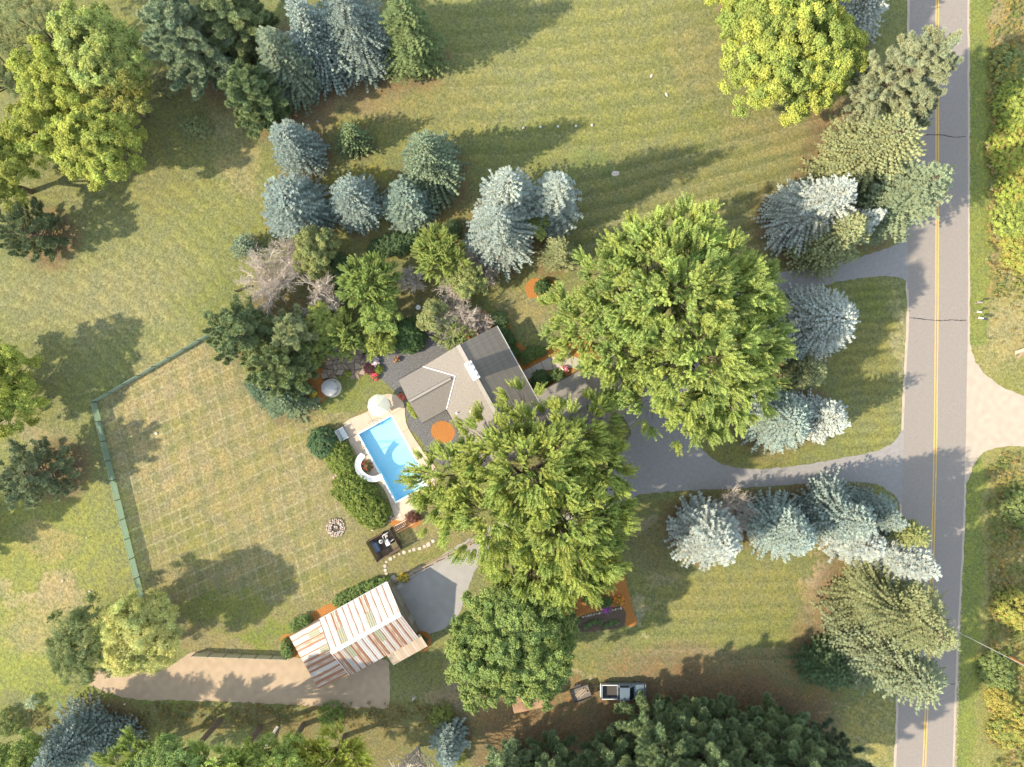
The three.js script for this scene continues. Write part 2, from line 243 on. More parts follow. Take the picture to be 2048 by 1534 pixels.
function crack(pts, w, label) { const c = smoothPts(pts, 0.05, false, 0.25); const g = []; for (let i = 1; i < c.length; i++) { const a = c[i - 1], b = c[i]; const L = a.distanceTo(b); const q = new THREE.BoxGeometry(L * 1.05, 0.004, w * rr(0.6, 1.3)); q.rotateY(-Math.atan2(b.z - a.z, b.x - a.x)); q.translate((a.x + b.x) / 2, 0.03 + i % 2 * 0.0015, (a.z + b.z) / 2); g.push(q); } addTop(mesh(g, tarMat), 'road_crack', label, undefined, undefined, 'structure'); }
crack([[1819, 635], [1845, 638], [1873, 641], [1900, 640], [1931, 641]], 0.10, 'sealed crack across the road beside the mailboxes');
crack([[1832, 268], [1855, 270], [1885, 270], [1905, 274], [1932, 273]], 0.09, 'dark sealed crack across the road by the tall pines');
crack([[1875, 1368], [1895, 1369], [1911, 1367]], 0.11, 'short sealed crack at the lower right road edge');
crack([[1836, 252], [1852, 243], [1868, 236]], 0.05, 'thin slanting crack in the left lane');
ground('gravel_side_road', [[1922, 660], [1940, 690], [1952, 725], [1980, 757], [2015, 778], [2060, 795], [2200, 800], [2200, 890], [2050, 893], [1990, 895], [1960, 912], [1945, 935], [1934, 965], [1922, 990]], 0.014, paleGravel, 'pale gravel side road joining from the right', 0.12);
const driveOuter = [[1824, 470], [1795, 488], [1740, 508], [1650, 531], [1560, 545], [1490, 563], [1400, 620], [1300, 700], [1235, 752], [1215, 775], [1262, 868], [1235, 900], [1232, 997], [1290, 987], [1400, 980], [1480, 976], [1600, 968], [1700, 963], [1752, 968], [1785, 988], [1806, 1012], [1822, 1012], [1822, 850], [1808, 858], [1775, 893], [1700, 913], [1600, 930], [1500, 938], [1440, 926], [1408, 902], [1386, 872], [1370, 820], [1400, 730], [1470, 650], [1540, 602], [1620, 576], [1700, 560], [1770, 552], [1806, 558], [1822, 585]];
ground('driveway', driveOuter, 0.017, driveMat, 'grey asphalt loop driveway from the road to the garage', 0.10);
ground('parking_court', [[797, 1166], [870, 1118], [938, 1079], [1000, 1045], [1100, 1010], [1180, 985], [1245, 970], [1245, 1000], [1180, 1025], [1090, 1055], [1010, 1085], [975, 1105], [950, 1142], [932, 1190], [917, 1228], [885, 1258], [840, 1271], [822, 1262]], 0.013, courtMat, 'pale grey asphalt court in front of the shed', 0.10);
ground('gravel_yard', [[382, 1306], [480, 1309], [590, 1314], [650, 1318], [758, 1318], [774, 1322], [779, 1350], [780, 1404], [776, 1416], [760, 1417], [690, 1414], [560, 1408], [420, 1402], [262, 1397], [215, 1384], [176, 1362], [200, 1338], [300, 1345], [345, 1330]], 0.010, tanGravel, 'tan gravel yard behind the shed', 0.14);
ground('slate_bed', [[742, 700], [775, 690], [800, 660], [850, 652], [905, 668], [918, 692], [930, 720], [930, 770], [930, 840], [952, 890], [905, 935], [862, 915], [842, 880], [820, 858], [812, 828], [806, 800], [786, 778], [760, 755], [748, 730]], 0.010, slateMat, 'dark slate chip bed round the house corner', 0.08);
ground('mulch_bed', [[862, 862], [868, 847], [886, 842], [902, 848], [910, 864], [905, 879], [892, 886], [875, 884]], 0.018, mulchMat, 'round orange mulch bed beside the house wing', 0.06);
ground('mulch_bed', [[1052, 566], [1066, 557], [1085, 556], [1104, 557], [1112, 566], [1104, 580], [1080, 592], [1062, 598], [1054, 590]], 0.010, mulchMat, 'orange mulch island with a dark shrub on the back lawn', 0.10);
ground('mulch_bed', [[990, 668], [1000, 652], [1022, 652], [1030, 680], [1050, 694], [1078, 698], [1105, 692], [1140, 678], [1165, 672], [1190, 690], [1200, 725], [1190, 745], [1160, 748], [1120, 770], [1095, 800], [1060, 790], [1030, 735], [1005, 690]], 0.010, mulchMat, 'orange mulch bed along the house front walk', 0.10);
ground('mulch_bed', [[930, 660], [940, 630], [962, 620], [985, 640], [995, 660], [960, 680], [935, 688]], 0.012, mulchMat, 'orange mulch under the grey twiggy shrubs at the gable', 0.12);
ground('mulch_bed', [[780, 1042], [795, 1026], [815, 1022], [835, 1030], [842, 1046], [815, 1058], [795, 1064]], 0.010, mulchMat, 'orange mulch patch beside the equipment enclosure', 0.06);
ground('mulch_bed', [[618, 1232], [680, 1203], [692, 1212], [700, 1225], [650, 1248], [625, 1246]], 0.010, mulchMat, 'pale orange mulch strip on the north side of the shed', 0.08);
ground('mulch_bed', [[560, 1275], [580, 1268], [590, 1290], [600, 1312], [580, 1312], [566, 1300]], 0.010, mulchMat, 'small mulch patch at the shed west corner', 0.08);
ground('mulch_bed', [[828, 1268], [845, 1262], [860, 1270], [862, 1288], [848, 1304], [834, 1300]], 0.018, mulchMat, 'small mulch ring at the shed front corner', 0.06);
ground('mulch_bed', [[1080, 1130], [1160, 1118], [1235, 1118], [1252, 1160], [1262, 1205], [1272, 1250], [1252, 1252], [1243, 1215], [1170, 1228], [1110, 1240], [1082, 1200]], 0.010, mulchMat, 'orange mulch of the flower garden south of the maple', 0.10);
ground('mulch_bed', [[1010, 1000], [1030, 985], [1060, 990], [1090, 1010], [1050, 1030], [1015, 1025]], 0.022, mulchMat, 'orange mulch under the big south maple', 0.15);
ground('mulch_bed', [[600, 750], [625, 735], [660, 750], [650, 800], [620, 805]], 0.012, mulchMat, 'orange mulch behind the round white gazebo', 0.15);
ground('soil_bed', [[1150, 1240], [1180, 1228], [1246, 1214], [1248, 1250], [1210, 1260], [1160, 1262]], 0.014, soilMat, 'dark soil vegetable bed below the flower garden', 0.08);
// ================= vegetation =================
function rawGeo(pos) { const g = new THREE.BufferGeometry(); g.setAttribute('position', new THREE.Float32BufferAttribute(pos, 3)); g.computeVertexNormals(); return g; }
const tmpQ = new THREE.Quaternion(), tmpM = new THREE.Matrix4(), X1 = V3(1, 0, 0), Y1 = V3(0, 1, 0);
function frame(d) { const f = d.clone().normalize(); let s = new THREE.Vector3().crossVectors(f, Math.abs(f.y) > 0.93 ? X1 : Y1).normalize(); const u = new THREE.Vector3().crossVectors(s, f); return [f, u, s]; }
function leafQuad(out, p, d, nrm, len, wid, fold = 0.25) {        // a folded leaf, four triangles
  const s = new THREE.Vector3().crossVectors(d, nrm).normalize().multiplyScalar(wid / 2), n = nrm.clone().multiplyScalar(wid * fold);
  const m = p.clone().addScaledVector(d, len * 0.5), t = p.clone().addScaledVector(d, len).addScaledVector(nrm, -len * 0.12), a = m.clone().add(s).add(n), b = m.clone().sub(s).add(n);
  const q = (A, B, C) => out.push(A.x, A.y, A.z, B.x, B.y, B.z, C.x, C.y, C.z);
  q(p, m, a); q(m, t, a); q(p, b, m); q(m, b, t);
}
function cone(out, a, b, r, n = 5) {                                // a closed spindle: a twig thick with needles
  const [f, u, s] = frame(b.clone().sub(a)); const m = a.clone().lerp(b, 0.42), ring = [];
  for (let i = 0; i < n; i++) { const t = i / n * 6.2832 + rnd(); const k = r * rr(0.75, 1.2); ring.push(m.clone().addScaledVector(u, Math.cos(t) * k * 0.8).addScaledVector(s, Math.sin(t) * k)); }
  for (let i = 0; i < n; i++) { const p = ring[i], q = ring[(i + 1) % n]; out.push(a.x, a.y, a.z, q.x, q.y, q.z, p.x, p.y, p.z, b.x, b.y, b.z, p.x, p.y, p.z, q.x, q.y, q.z); }
}
function needles(out, a, b, n, len, w) {                             // thin needle blades standing off a twig
  const d = b.clone().sub(a), [f, u, s] = frame(d);
  for (let i = 0; i < n; i++) {
    const t = rr(0.1, 1), ang = rnd() * 6.2832; const p = a.clone().lerp(b, t);
    const dir = f.clone().multiplyScalar(rr(0.5, 0.9)).addScaledVector(u, Math.cos(ang) * 0.7).addScaledVector(s, Math.sin(ang)).normalize();
    const e = p.clone().addScaledVector(dir, len * rr(0.7, 1.2)), sd = new THREE.Vector3().crossVectors(dir, V3(rnd() - 0.5, rnd() - 0.5, rnd() - 0.5)).normalize().multiplyScalar(w);
    out.push(p.x + sd.x, p.y + sd.y, p.z + sd.z, p.x - sd.x, p.y - sd.y, p.z - sd.z, e.x, e.y, e.z);
  }
}
function sprayProto(sd, fat) {          // a spruce branch end: short needled twigs fanning forward, the upper ones turned up
  srand(sd); const o = []; const tw = [[V3(0, 0, 0), V3(0.78, 0.05, 0), 0.12]];
  for (let i = 0; i < 10; i++) { const a = (i % 2 ? 1 : -1) * rr(0.3, 1.25), t = rr(0.05, 0.55), L = rr(0.3, 0.5), p = V3(t, 0, 0); tw.push([p, p.clone().add(V3(Math.cos(a) * L, rr(-0.12, 0.24), Math.sin(a) * L)), rr(0.075, 0.11)]); }
  for (const [a, b, r] of tw) { cone(o, a, b, r * fat * 0.75, 5); needles(o, a, b, 8, 0.14, 0.02); }
  return rawGeo(o);
}
function tuftProto(sd) {                 // a pine shoot: a burst of long needles
  srand(sd); const o = [];
  for (let i = 0; i < 58; i++) { const d = V3(rr(-0.25, 1), gauss() * 0.75, gauss() * 0.75).normalize(); const p = V3(rr(0, 0.35), 0, 0), e = p.clone().addScaledVector(d, rr(0.38, 0.62)), s = new THREE.Vector3().crossVectors(d, V3(rnd() - 0.5, rnd() - 0.5, rnd() - 0.5)).normalize().multiplyScalar(0.03); const m = p.clone().lerp(e, 0.5).addScaledVector(s, 1.6); o.push(p.x, p.y, p.z, m.x, m.y, m.z, e.x, e.y, e.z); o.push(p.x, p.y, p.z, e.x, e.y, e.z, p.x - s.x, p.y - s.y, p.z - s.z); }
  return rawGeo(o);
}
function leafProto(sd, n, rad, len, wid) {     // a twig end with leaves in a loose ball round (0.3,0,0)
  srand(sd); const o = [];
  for (let i = 0; i < n; i++) {
    const d = V3(gauss() + 0.35, gauss() + 0.15, gauss()).normalize(), p = V3(0.3, 0, 0).addScaledVector(d, rad * rr(0.25, 0.9));
    const nr = d.clone().multiplyScalar(0.5).add(V3(gauss() * 0.6 + 0.4, gauss() * 0.6 + 0.35, gauss() * 0.6)).normalize();
    const dir = new THREE.Vector3().crossVectors(nr, V3(gauss(), gauss(), gauss())).normalize();
    leafQuad(o, p, dir, nr, len * rr(0.75, 1.25), wid * rr(0.8, 1.2));
  }
  return rawGeo(o);
}
function shootProto(sd, n, len, wid, droop) {  // a long leafy shoot along +x
  srand(sd); const o = [];
  for (let i = 0; i < n; i++) {
    const t = (i + rnd()) / n, a = i * 2.4 + rr(-0.4, 0.4), p = V3(t, -droop * t * t, 0), k = 1 - t * 0.45;
    const side = V3(0, Math.cos(a), Math.sin(a)), dir = V3(rr(0.45, 0.8), 0, 0).addScaledVector(side, 0.8).normalize();
    const nr = V3(-0.5, 0.5, 0).addScaledVector(side, 0.3).add(V3(gauss() * 0.35, gauss() * 0.35, gauss() * 0.35)).normalize();
    nr.addScaledVector(dir, -nr.dot(dir)).normalize();
    leafQuad(o, p, dir, nr, len * k * rr(0.8, 1.2), wid * k * rr(0.8, 1.2));
  }
  return rawGeo(o);
}
const PROTO = {
  spruce: [sprayProto(11, 1.1), sprayProto(12, 1.0), sprayProto(13, 1.2)],
  pine: [tuftProto(21), tuftProto(22)],
  leaf: [leafProto(31, 26, 0.42, 0.25, 0.17), leafProto(32, 26, 0.42, 0.23, 0.18), leafProto(33, 28, 0.44, 0.24, 0.16)],
  fine: [leafProto(41, 26, 0.40, 0.16, 0.09), leafProto(42, 26, 0.40, 0.15, 0.10)],
  shoot: [shootProto(51, 34, 0.22, 0.13, 0.12), shootProto(52, 32, 0.23, 0.14, 0.2), shootProto(53, 36, 0.21, 0.13, 0.05)],
  willow: [shootProto(61, 30, 0.30, 0.07, 0.5), shootProto(62, 30, 0.28, 0.07, 0.7)],
  dense: [leafProto(81, 30, 0.42, 0.30, 0.21), leafProto(82, 30, 0.42, 0.28, 0.2)],
  needle: [leafProto(71, 34, 0.4, 0.2, 0.045)],
};
const leafMat = new THREE.MeshPhysicalMaterial({ color: 0xffffff, roughness: 0.95, transmission: 0.28, thickness: 0, specularIntensity: 0.35, side: THREE.DoubleSide });
const needleMat = new THREE.MeshPhysicalMaterial({ color: 0xffffff, roughness: 0.9, specularIntensity: 0.25, side: THREE.DoubleSide });
const barkMat = surf([0.16, 0.125, 0.095], { amp: 0.3, f1: 8, f2: 50, tile: 1.5, bump: 0.02, bt: 1 });
const greyBark = surf([0.62, 0.56, 0.50], { amp: 0.25, f1: 8, f2: 50, tile: 1.5, bump: 0.01, bt: 1 });
let INST = 0;
function crownMesh(list, proto, mat, name, parent) {       // list: [pos, dir, size, roll, r, g, b]
  const m = new THREE.InstancedMesh(proto, mat, list.length); INST += list.length; const K = mat === leafMat ? 2.15 : 1.2, gy = mat === leafMat ? 0.08 : 0.03;
  const c = new THREE.Color(), q2 = new THREE.Quaternion(), B = new THREE.Matrix4(), sc = new THREE.Vector3();
  list.forEach((e, i) => { const [f, u, s] = frame(e[1]); B.makeBasis(f, u, s); tmpQ.setFromRotationMatrix(B); q2.setFromAxisAngle(X1, e[3]); tmpQ.multiply(q2); sc.setScalar(e[2]); m.setMatrixAt(i, tmpM.compose(e[0], tmpQ, sc)); m.setColorAt(i, (() => { const l = (0.3 * e[4] + 0.6 * e[5] + 0.1 * e[6]) * gy; return c.setRGB((e[4] * (1 - gy) + l) * K, (e[5] * (1 - gy) + l) * K, (e[6] * (1 - gy) + l) * K); })()); });
  m.name = name; m.castShadow = m.receiveShadow = true; m.userData.kind = 'stuff'; parent.add(m); return m;
}
const tint = (c, v, w = 0.06) => { const k = 1 + gauss() * v, a = gauss() * w; return [c[0] * k * (1 + a), c[1] * k, c[2] * k * (1 - a)]; };
const C = {    // base colours of the foliage
  blue: [0.262, 0.33, 0.30], silver: [0.325, 0.385, 0.35], brilliant: [0.41, 0.46, 0.43], bluegreen: [0.185, 0.245, 0.155], green: [0.16, 0.215, 0.10], sage: [0.27, 0.30, 0.15], dark: [0.115, 0.175, 0.085], pine: [0.12, 0.19, 0.095], palepine: [0.28, 0.315, 0.19],
  maple: [0.20, 0.245, 0.058], yellow: [0.215, 0.245, 0.045], lime: [0.21, 0.25, 0.068], leaf: [0.115, 0.165, 0.045], round: [0.112, 0.155, 0.04], willow: [0.26, 0.28, 0.12], yew: [0.115, 0.155, 0.03], box: [0.06, 0.105, 0.035],
};
// ---- conifers: whorls of branches carrying needled branchlets ----
function conifer(o) {      // o: p grid base, h, R, c colour, label, opts
  const { p, h, R, c, label, name = 'spruce_tree', low = 0.04, pow = 0.7, gap = 0.42, sz = 0.66, up = 0.0, sparse = 0.10, lumpy = 1, group, sd = 1, lean = 0, litterK = 1.15 } = o;
  srand(sd * 7919 + 17);
  const t = thing(name, label, 'tree', at(p[0], p[1]), 0, group);
  if (litterK) litter.push([p[0], p[1], R * PXM * litterK]);
  const tg = [bar(V3(0, -0.1, 0), V3(0, h * 0.55, 0), 0.035 * h * 0.55 + 0.05, 0.03 * h * 0.3, 7), bar(V3(0, h * 0.55, 0), V3(0, h * 0.99, 0), 0.009 * h, 0.02, 6)];
  const L = [], y0 = Math.max(0.25, h * low); let k = 0;
  const ph = rnd() * 9;
  for (let y = y0; y < h - 0.1; y += gap * (0.75 + 0.35 * (1 - y / h)), k++) {
    const f = (y - y0) / (h - y0); let r = R * Math.pow(1 - f, pow) * (f < 0.10 ? 0.75 + 2.5 * f : 1) + 0.18;
    const n = Math.max(4, Math.round(6.2832 * r / (1.05 * sz) + 1.5));
    for (let i = 0; i < n; i++) {
      if (rnd() < sparse) continue;
      const a = (i + rr(-0.3, 0.3)) / n * 6.2832 + k * 2.4;
      const lump = 1 + lumpy * (0.13 * Math.sin(2 * a + ph + y * 0.7) + 0.11 * Math.sin(3 * a - ph + y * 0.5) + 0.09 * Math.sin(5 * a + ph * 2 - y * 1.3));
      const rad = r * rr(0.72, 1.14) * lump, rise = up + 0.35 * f - 0.18;
      const d = V3(Math.cos(a), 0, Math.sin(a)), s = V3(-d.z, 0, d.x);
      const cc = tint(c, 0.11, 0.05);
      if (rad > 1.1) tg.push(bar(V3(0, y, 0), V3(d.x * rad * 0.8, y + rise * rad * 0.8, d.z * rad * 0.8), 0.045, 0.012, 4));
      const step = 0.60 * sz; let e = 0;
      for (let q = rad; q > rad * 0.30 && q > 0.12; q -= step, e++) {
        const yy = y + rise * q - 0.05 * q * q / (R + 1) + rr(-0.08, 0.08), tip = e === 0;
        const w = tip ? 1 : 0.9;
        const put = (lat, size) => { const dir = d.clone().multiplyScalar(Math.cos(lat)).addScaledVector(s, Math.sin(lat)); dir.y = rise * 0.4 + (tip ? 0.25 : 0.15) + rr(-0.3, 0.35); const b = 0.45 * size; L.push([V3(d.x * q - dir.x * b * 0.9, yy, d.z * q - dir.z * b * 0.9), dir, size, rr(-0.5, 0.5), ...tint(cc, 0.07, 0.03)]); };
        if (tip) put(rr(-0.15, 0.15), sz * rr(0.75, 1.05) * Math.min(1, 0.45 + rad * 0.4));
        else { put(rr(0.35, 1.1), sz * w * rr(0.65, 1.0)); put(-rr(0.35, 1.1), sz * w * rr(0.65, 1.0)); if (e > 2) e -= 0; }
      }
    }
  }
  for (let i = 0; i < 5; i++) L.push([V3(0, h - 0.5 + i * 0.1, 0), V3(gauss() * 0.3, 1, gauss() * 0.3), 0.45 * sz, rnd() * 6, ...tint(c, 0.08)]);
  mesh(tg, barkMat, 'trunk', t);
  crownMesh(L, PROTO.spruce[sd % 3], needleMat, 'crown', t);
  return t;
}
// ---- pines: open whorls, rising branch ends with needle bursts ----
function pine(o) {
  const { p, h, R, c, label, name = 'pine_tree', low = 0.12, pow = 0.6, gap = 0.85, sz = 1, sd = 1, bare = 0, group, dens = 1, litterK = 1 } = o;
  srand(sd * 6151 + 3);
  const t = thing(name, label, 'tree', at(p[0], p[1]), 0, group);
  if (litterK) litter.push([p[0], p[1], R * PXM * litterK]);
  const tg = [bar(V3(0, -0.1, 0), V3(0, h * 0.6, 0), 0.016 * h + 0.06, 0.010 * h, 8), bar(V3(0, h * 0.6, 0), V3(0, h * 0.98, 0), 0.010 * h, 0.03, 6)];
  const L = []; let k = 0;
  for (let y = h * low; y < h - 0.2; y += gap * rr(0.7, 1.1), k++) {
    const f = (y - h * low) / (h * (1 - low)); const r = R * Math.pow(1 - f, pow) * (f < 0.25 ? 0.7 + 1.2 * f : 1) + 0.35;
    const n = 5 + Math.round(r * 0.75 * dens);
    for (let i = 0; i < n; i++) {
      const a = (i + rr(-0.35, 0.35)) / n * 6.2832 + k * 1.9, rad = r * rr(0.55, 1.2), rise = 0.16 + 0.5 * f;
      const d = V3(Math.cos(a), 0, Math.sin(a)), s = V3(-d.z, 0, d.x), P = q => V3(d.x * q, y + rise * q + 0.03 * q * q, d.z * q);
      tg.push(bar(V3(0, y, 0), P(rad * 0.9), 0.05 + 0.008 * r, 0.015, 4));
      if (f < bare) continue;
      const cc = tint(c, 0.14, 0.06), m = Math.round((8 + rad * 6.5) * dens);
      for (let j = 0; j < m; j++) {
        const q = rad * (1 - 0.62 * Math.pow(rnd(), 1.5)), sp = 0.20 + 0.17 * (rad - q); const lat = gauss() * sp;
        const pt = P(q).addScaledVector(s, lat); pt.y += gauss() * 0.15 + 0.08;
        L.push([pt, V3(d.x + s.x * lat * 0.6 + gauss() * 0.25, 0.45 + rr(0, 0.6), d.z + s.z * lat * 0.6 + gauss() * 0.25), sz * rr(0.55, 0.95), rnd() * 6.28, ...tint(cc, 0.10, 0.05)]);
      }
    }
  }
  for (let i = 0; i < 14; i++) L.push([V3(gauss() * 0.25, h - rr(0, 0.9), gauss() * 0.25), V3(gauss() * 0.6, 1, gauss() * 0.6), sz * 0.8, rnd() * 6, ...tint(c, 0.1)]);
  mesh(tg, barkMat, 'trunk', t);
  crownMesh(L, PROTO.pine[sd % 2], needleMat, 'crown', t);
  return t;
}
// ---- broad-leaved trees: limbs to lobes, lobes to bunches, bunches of leafy twigs ----
function broad(o) {        // lobes: [dx, y, dz, r] in metres about the base
  const { p, label, c, name = 'maple_tree', kind = 'leaf', size = 0.8, dens = 1, sd = 1, group, bunch = [0.8, 1.35], bark = barkMat, c2, down = 0, cat = 'tree', inner = 0.5, trunkR = 0.3 } = o;
  srand(sd * 4231 + 29);
  let lobes = o.lobes;
  if (!lobes) { const { h, R } = o, hc = Math.max(R * 0.55, h - R * 0.62); lobes = [[0, hc, 0, R * 0.66]]; const n = 7 + Math.round(R); for (let i = 0; i < n; i++) { const a = (i + rr(-0.25, 0.25)) / n * 6.2832, q = R * rr(0.48, 0.66); lobes.push([Math.cos(a) * q, hc + R * rr(-0.30, 0.18), Math.sin(a) * q, R * rr(0.30, 0.46)]); } }
  const t = thing(name, label, cat, at(p[0], p[1]), 0, group);
  const tg = [], L = [], top = Math.max(...lobes.map(l => l[1])), fork = Math.min(...lobes.map(l => l[1] - l[3] * 0.5)) * 0.55;
  tg.push(bar(V3(0, -0.1, 0), V3(0, Math.max(0.3, fork), 0), trunkR * 1.25, trunkR, 9));
  for (const l of lobes) {
    const cen = V3(l[0], l[1], l[2]), st = V3(0, Math.max(0.3, fork), 0), mid = st.clone().lerp(cen, 0.5).add(V3(gauss() * 0.3, l[3] * 0.12, gauss() * 0.3));
    tg.push(bar(st, mid, trunkR * 0.6, trunkR * 0.36, 6), bar(mid, cen, trunkR * 0.36, trunkR * 0.18, 6));
    const nb = Math.round(l[3] * l[3] * 4.6 * dens / (bunch[0] * bunch[1]));
    for (let i = 0; i < nb; i++) {
      let d = V3(gauss(), gauss() * 0.9 + 0.42, gauss()).normalize(); if (d.y < -0.45) d.y *= -0.5;
      const q = l[3] * (rnd() < 0.72 ? rr(0.78, 1.08) : rr(0.35, 0.78)), cb = cen.clone().addScaledVector(d, q);
      let hid = false; for (const k of lobes) if (k !== l && Math.hypot(cb.x - k[0], cb.y - k[1], cb.z - k[2]) < k[3] * inner) { hid = true; break; }
      if (hid || cb.y < 0.25) continue;
      const rb = rr(bunch[0], bunch[1]) * 0.8;
      if (rb > 0.5) tg.push(bar(cen.clone().lerp(cb, 0.5), cb, trunkR * 0.10 + 0.01, 0.012, 4));
      const base = c2 && n2(cb.x * 0.35 + sd, cb.z * 0.35 - cb.y * 0.2) > 0.1 ? c2 : c;
      const sh = kind === 'shoot', cc = tint(base, 0.15, 0.07), m = Math.round((sh ? 11 : 20) * rb * rb * dens + (sh ? 5 : 7)), sg = sh ? 0.62 : 1;
      for (let j = 0; j < m; j++) {
        const e = V3(gauss() * sg + d.x * 0.9, gauss() * sg + d.y * 0.7 + 0.35 - down, gauss() * sg + d.z * 0.9).normalize();
        const pos = cb.clone().addScaledVector(e, rb * rr(0.25, 0.95)); if (pos.y < 0.12) continue;
        const dir = e.clone().multiplyScalar(0.8).add(V3(d.x * 0.7, 0.35 - down * 1.4, d.z * 0.7));
        L.push([pos, dir, size * rr(0.72, 1.2), rnd() * 6.28, ...tint(cc, 0.10, 0.05)]);
      }
    }
  }
  mesh(tg, bark, 'trunk', t);
  crownMesh(L, PROTO[kind][sd % PROTO[kind].length], leafMat, 'crown', t);
  return t;
}
// ---- shrubs and hedges: [px, py, rx, rz, h, turn] ellipsoid mounds ----
function shrub(o) {
  const { m, c, label, name = 'shrub', cat = 'shrub', kind = 'dense', size = 0.42, dens = 1.5, sd = 1, group, c2, stems = true } = o;
  srand(sd * 3331 + 7);
  const o0 = at(m[0][0], m[0][1]); const t = thing(name, label, cat, o0, 0, group); const L = [], tg = [];
  for (const e of m) {
    const w = at(e[0], e[1]).sub(o0), [, , rx, rz, h, turn = 0] = e, ct = Math.cos(turn), sn = Math.sin(turn);
    const n = Math.round((rx * rz * 3.14 + (rx + rz) * h * 2.2) * 15 * dens / (size * size * 5.5));
    if (stems) { const tg = []; for (let i = 0; i < 5; i++) { const a = i * 1.26 + rnd(); tg.push(bar(V3(w.x, 0, w.z), V3(w.x + Math.cos(a) * rx * 0.5, h * 0.75, w.z + Math.sin(a) * rz * 0.5), 0.04, 0.012, 4)); } mesh(tg, barkMat, 'stem', t); }
    for (let i = 0; i < n; i++) {
      const d = V3(gauss(), Math.abs(gauss()) + 0.12, gauss()).normalize(), k = (rnd() < 0.8 ? rr(0.86, 1.05) : rr(0.55, 0.86)) * (1 + 0.09 * n2(d.x * 3 + sd, d.z * 3 + d.y * 2));
      const lx = d.x * rx * k, lz = d.z * rz * k, pos = V3(w.x + lx * ct - lz * sn, Math.max(0.06, d.y * h * k), w.z + lx * sn + lz * ct);
      const dd = V3(d.x * ct - d.z * sn + gauss() * 0.4, d.y + 0.3 + gauss() * 0.3, d.x * sn + d.z * ct + gauss() * 0.4);
      const b = c2 && rnd() < 0.35 ? c2 : c;
      L.push([pos, dd, size * rr(0.7, 1.25), rnd() * 6.28, ...tint(b, 0.16, 0.06)]);
    }
  }
  crownMesh(L, PROTO[kind][sd % PROTO[kind].length], kind === 'needle' ? needleMat : leafMat, 'foliage', t);
  return t;
}
// ---- leafless, twiggy shrubs ----
function twiggy(o) {
  const { p, R, h, label, sd = 1, mat = greyBark, n = 9, name = 'bare_shrub', cat = 'shrub', lv = 3, r0 = 0.07, group } = o;
  srand(sd * 2753 + 11); const t = thing(name, label, cat, at(p[0], p[1]), 0, group), g = [];
  const grow = (a, d, len, r, l) => {
    let q = a.clone(), dd = d.clone(); const seg = l > 1 ? 3 : 2;
    for (let s = 0; s < seg; s++) { const b = q.clone().addScaledVector(dd, len / seg); g.push(bar(q, b, r * (1 - s / seg * 0.4), r * (1 - (s + 1) / seg * 0.4), l > 1 ? 5 : 3)); 
      if (l > 0) { const m = l === lv ? 3 : 3; for (let i = 0; i < m; i++) { const [f, u, v] = frame(dd), a2 = rnd() * 6.28, sp = rr(0.45, 0.85); grow(q.clone().lerp(b, rr(0.4, 1)), f.clone().multiplyScalar(Math.cos(sp)).addScaledVector(u, Math.sin(sp) * Math.cos(a2)).addScaledVector(v, Math.sin(sp) * Math.sin(a2)).add(V3(0, 0.12, 0)).normalize(), len * rr(0.42, 0.62), r * 0.58, l - 1); } }
      q = b; dd = dd.clone().add(V3(gauss() * 0.16, 0.05, gauss() * 0.16)).normalize(); }
  };
  for (let i = 0; i < n; i++) { const a = (i + rr(-0.3, 0.3)) / n * 6.28, ln = Math.hypot(R * 0.62, h * 0.62); grow(V3(0, 0, 0), V3(Math.cos(a) * R * rr(0.5, 1), h * rr(0.7, 1.1), Math.sin(a) * R * rr(0.5, 1)).normalize(), ln * rr(0.8, 1.1), r0, lv); }
  mesh(g, mat, 'branches', t); return t;
}
// ================= the trees, one by one =================
const cf = (p, h, R, c, label, x = {}) => conifer({ p, h, R, c: C[c] || c, label, sd: 100 + litter.length, ...x });
// row north of the house
cf([611, 316], 9.5, 3.0, 'blue', 'dense blue spruce at the upper end of the row beside the small green spruce', { pow: 0.46, sparse: 0.04, lumpy: 0.6 });
cf([716, 292], 7, 1.9, 'green', 'small green spruce standing alone in the shadow on the upper lawn', { sz: 0.62 });
cf([606, 428], 9, 4.1, 'blue', 'wide blue spruce at the left end of the row behind the bare shrubs', { pow: 0.46, sparse: 0.04, lumpy: 0.6 });
cf([724, 418], 9, 3.1, 'blue', 'round blue spruce between the wide blue spruce and the tall green one', { pow: 0.46, sparse: 0.04, lumpy: 0.6 });
cf([870, 354], 14.5, 4.0, 'bluegreen', 'tall green spruce in the middle of the row, casting the longest shadow', { pow: 0.75 });
cf([824, 420], 8, 3.2, [0.231, 0.306, 0.250], 'lower grey green spruce tucked against the tall green spruce', { pow: 0.46, sparse: 0.04, lumpy: 0.6 });
cf([1000, 482], 15, 4.3, 'silver', 'large silver blue spruce nearest the house, just above the twiggy shrubs', { pow: 0.66 });
cf([1018, 432], 18.5, 4.0, 'silver', 'spiky silver blue spruce behind the largest silver spruce', { pow: 0.85 });
cf([1100, 430], 17.5, 3.2, 'silver', 'star shaped silver spruce at the right end of the row', { pow: 0.75, gap: 0.6, sparse: 0.2, sz: 0.8 });
cf([1112, 516], 8, 2.3, 'sage', 'thin sage green spruce touching the upper left edge of the big maple', { pow: 0.7, sz: 0.66 });
cf([500, 497], 4, 1.6, 'bluegreen', 'little round blue green spruce beside the bare shrubs', { pow: 0.5, sz: 0.55 });
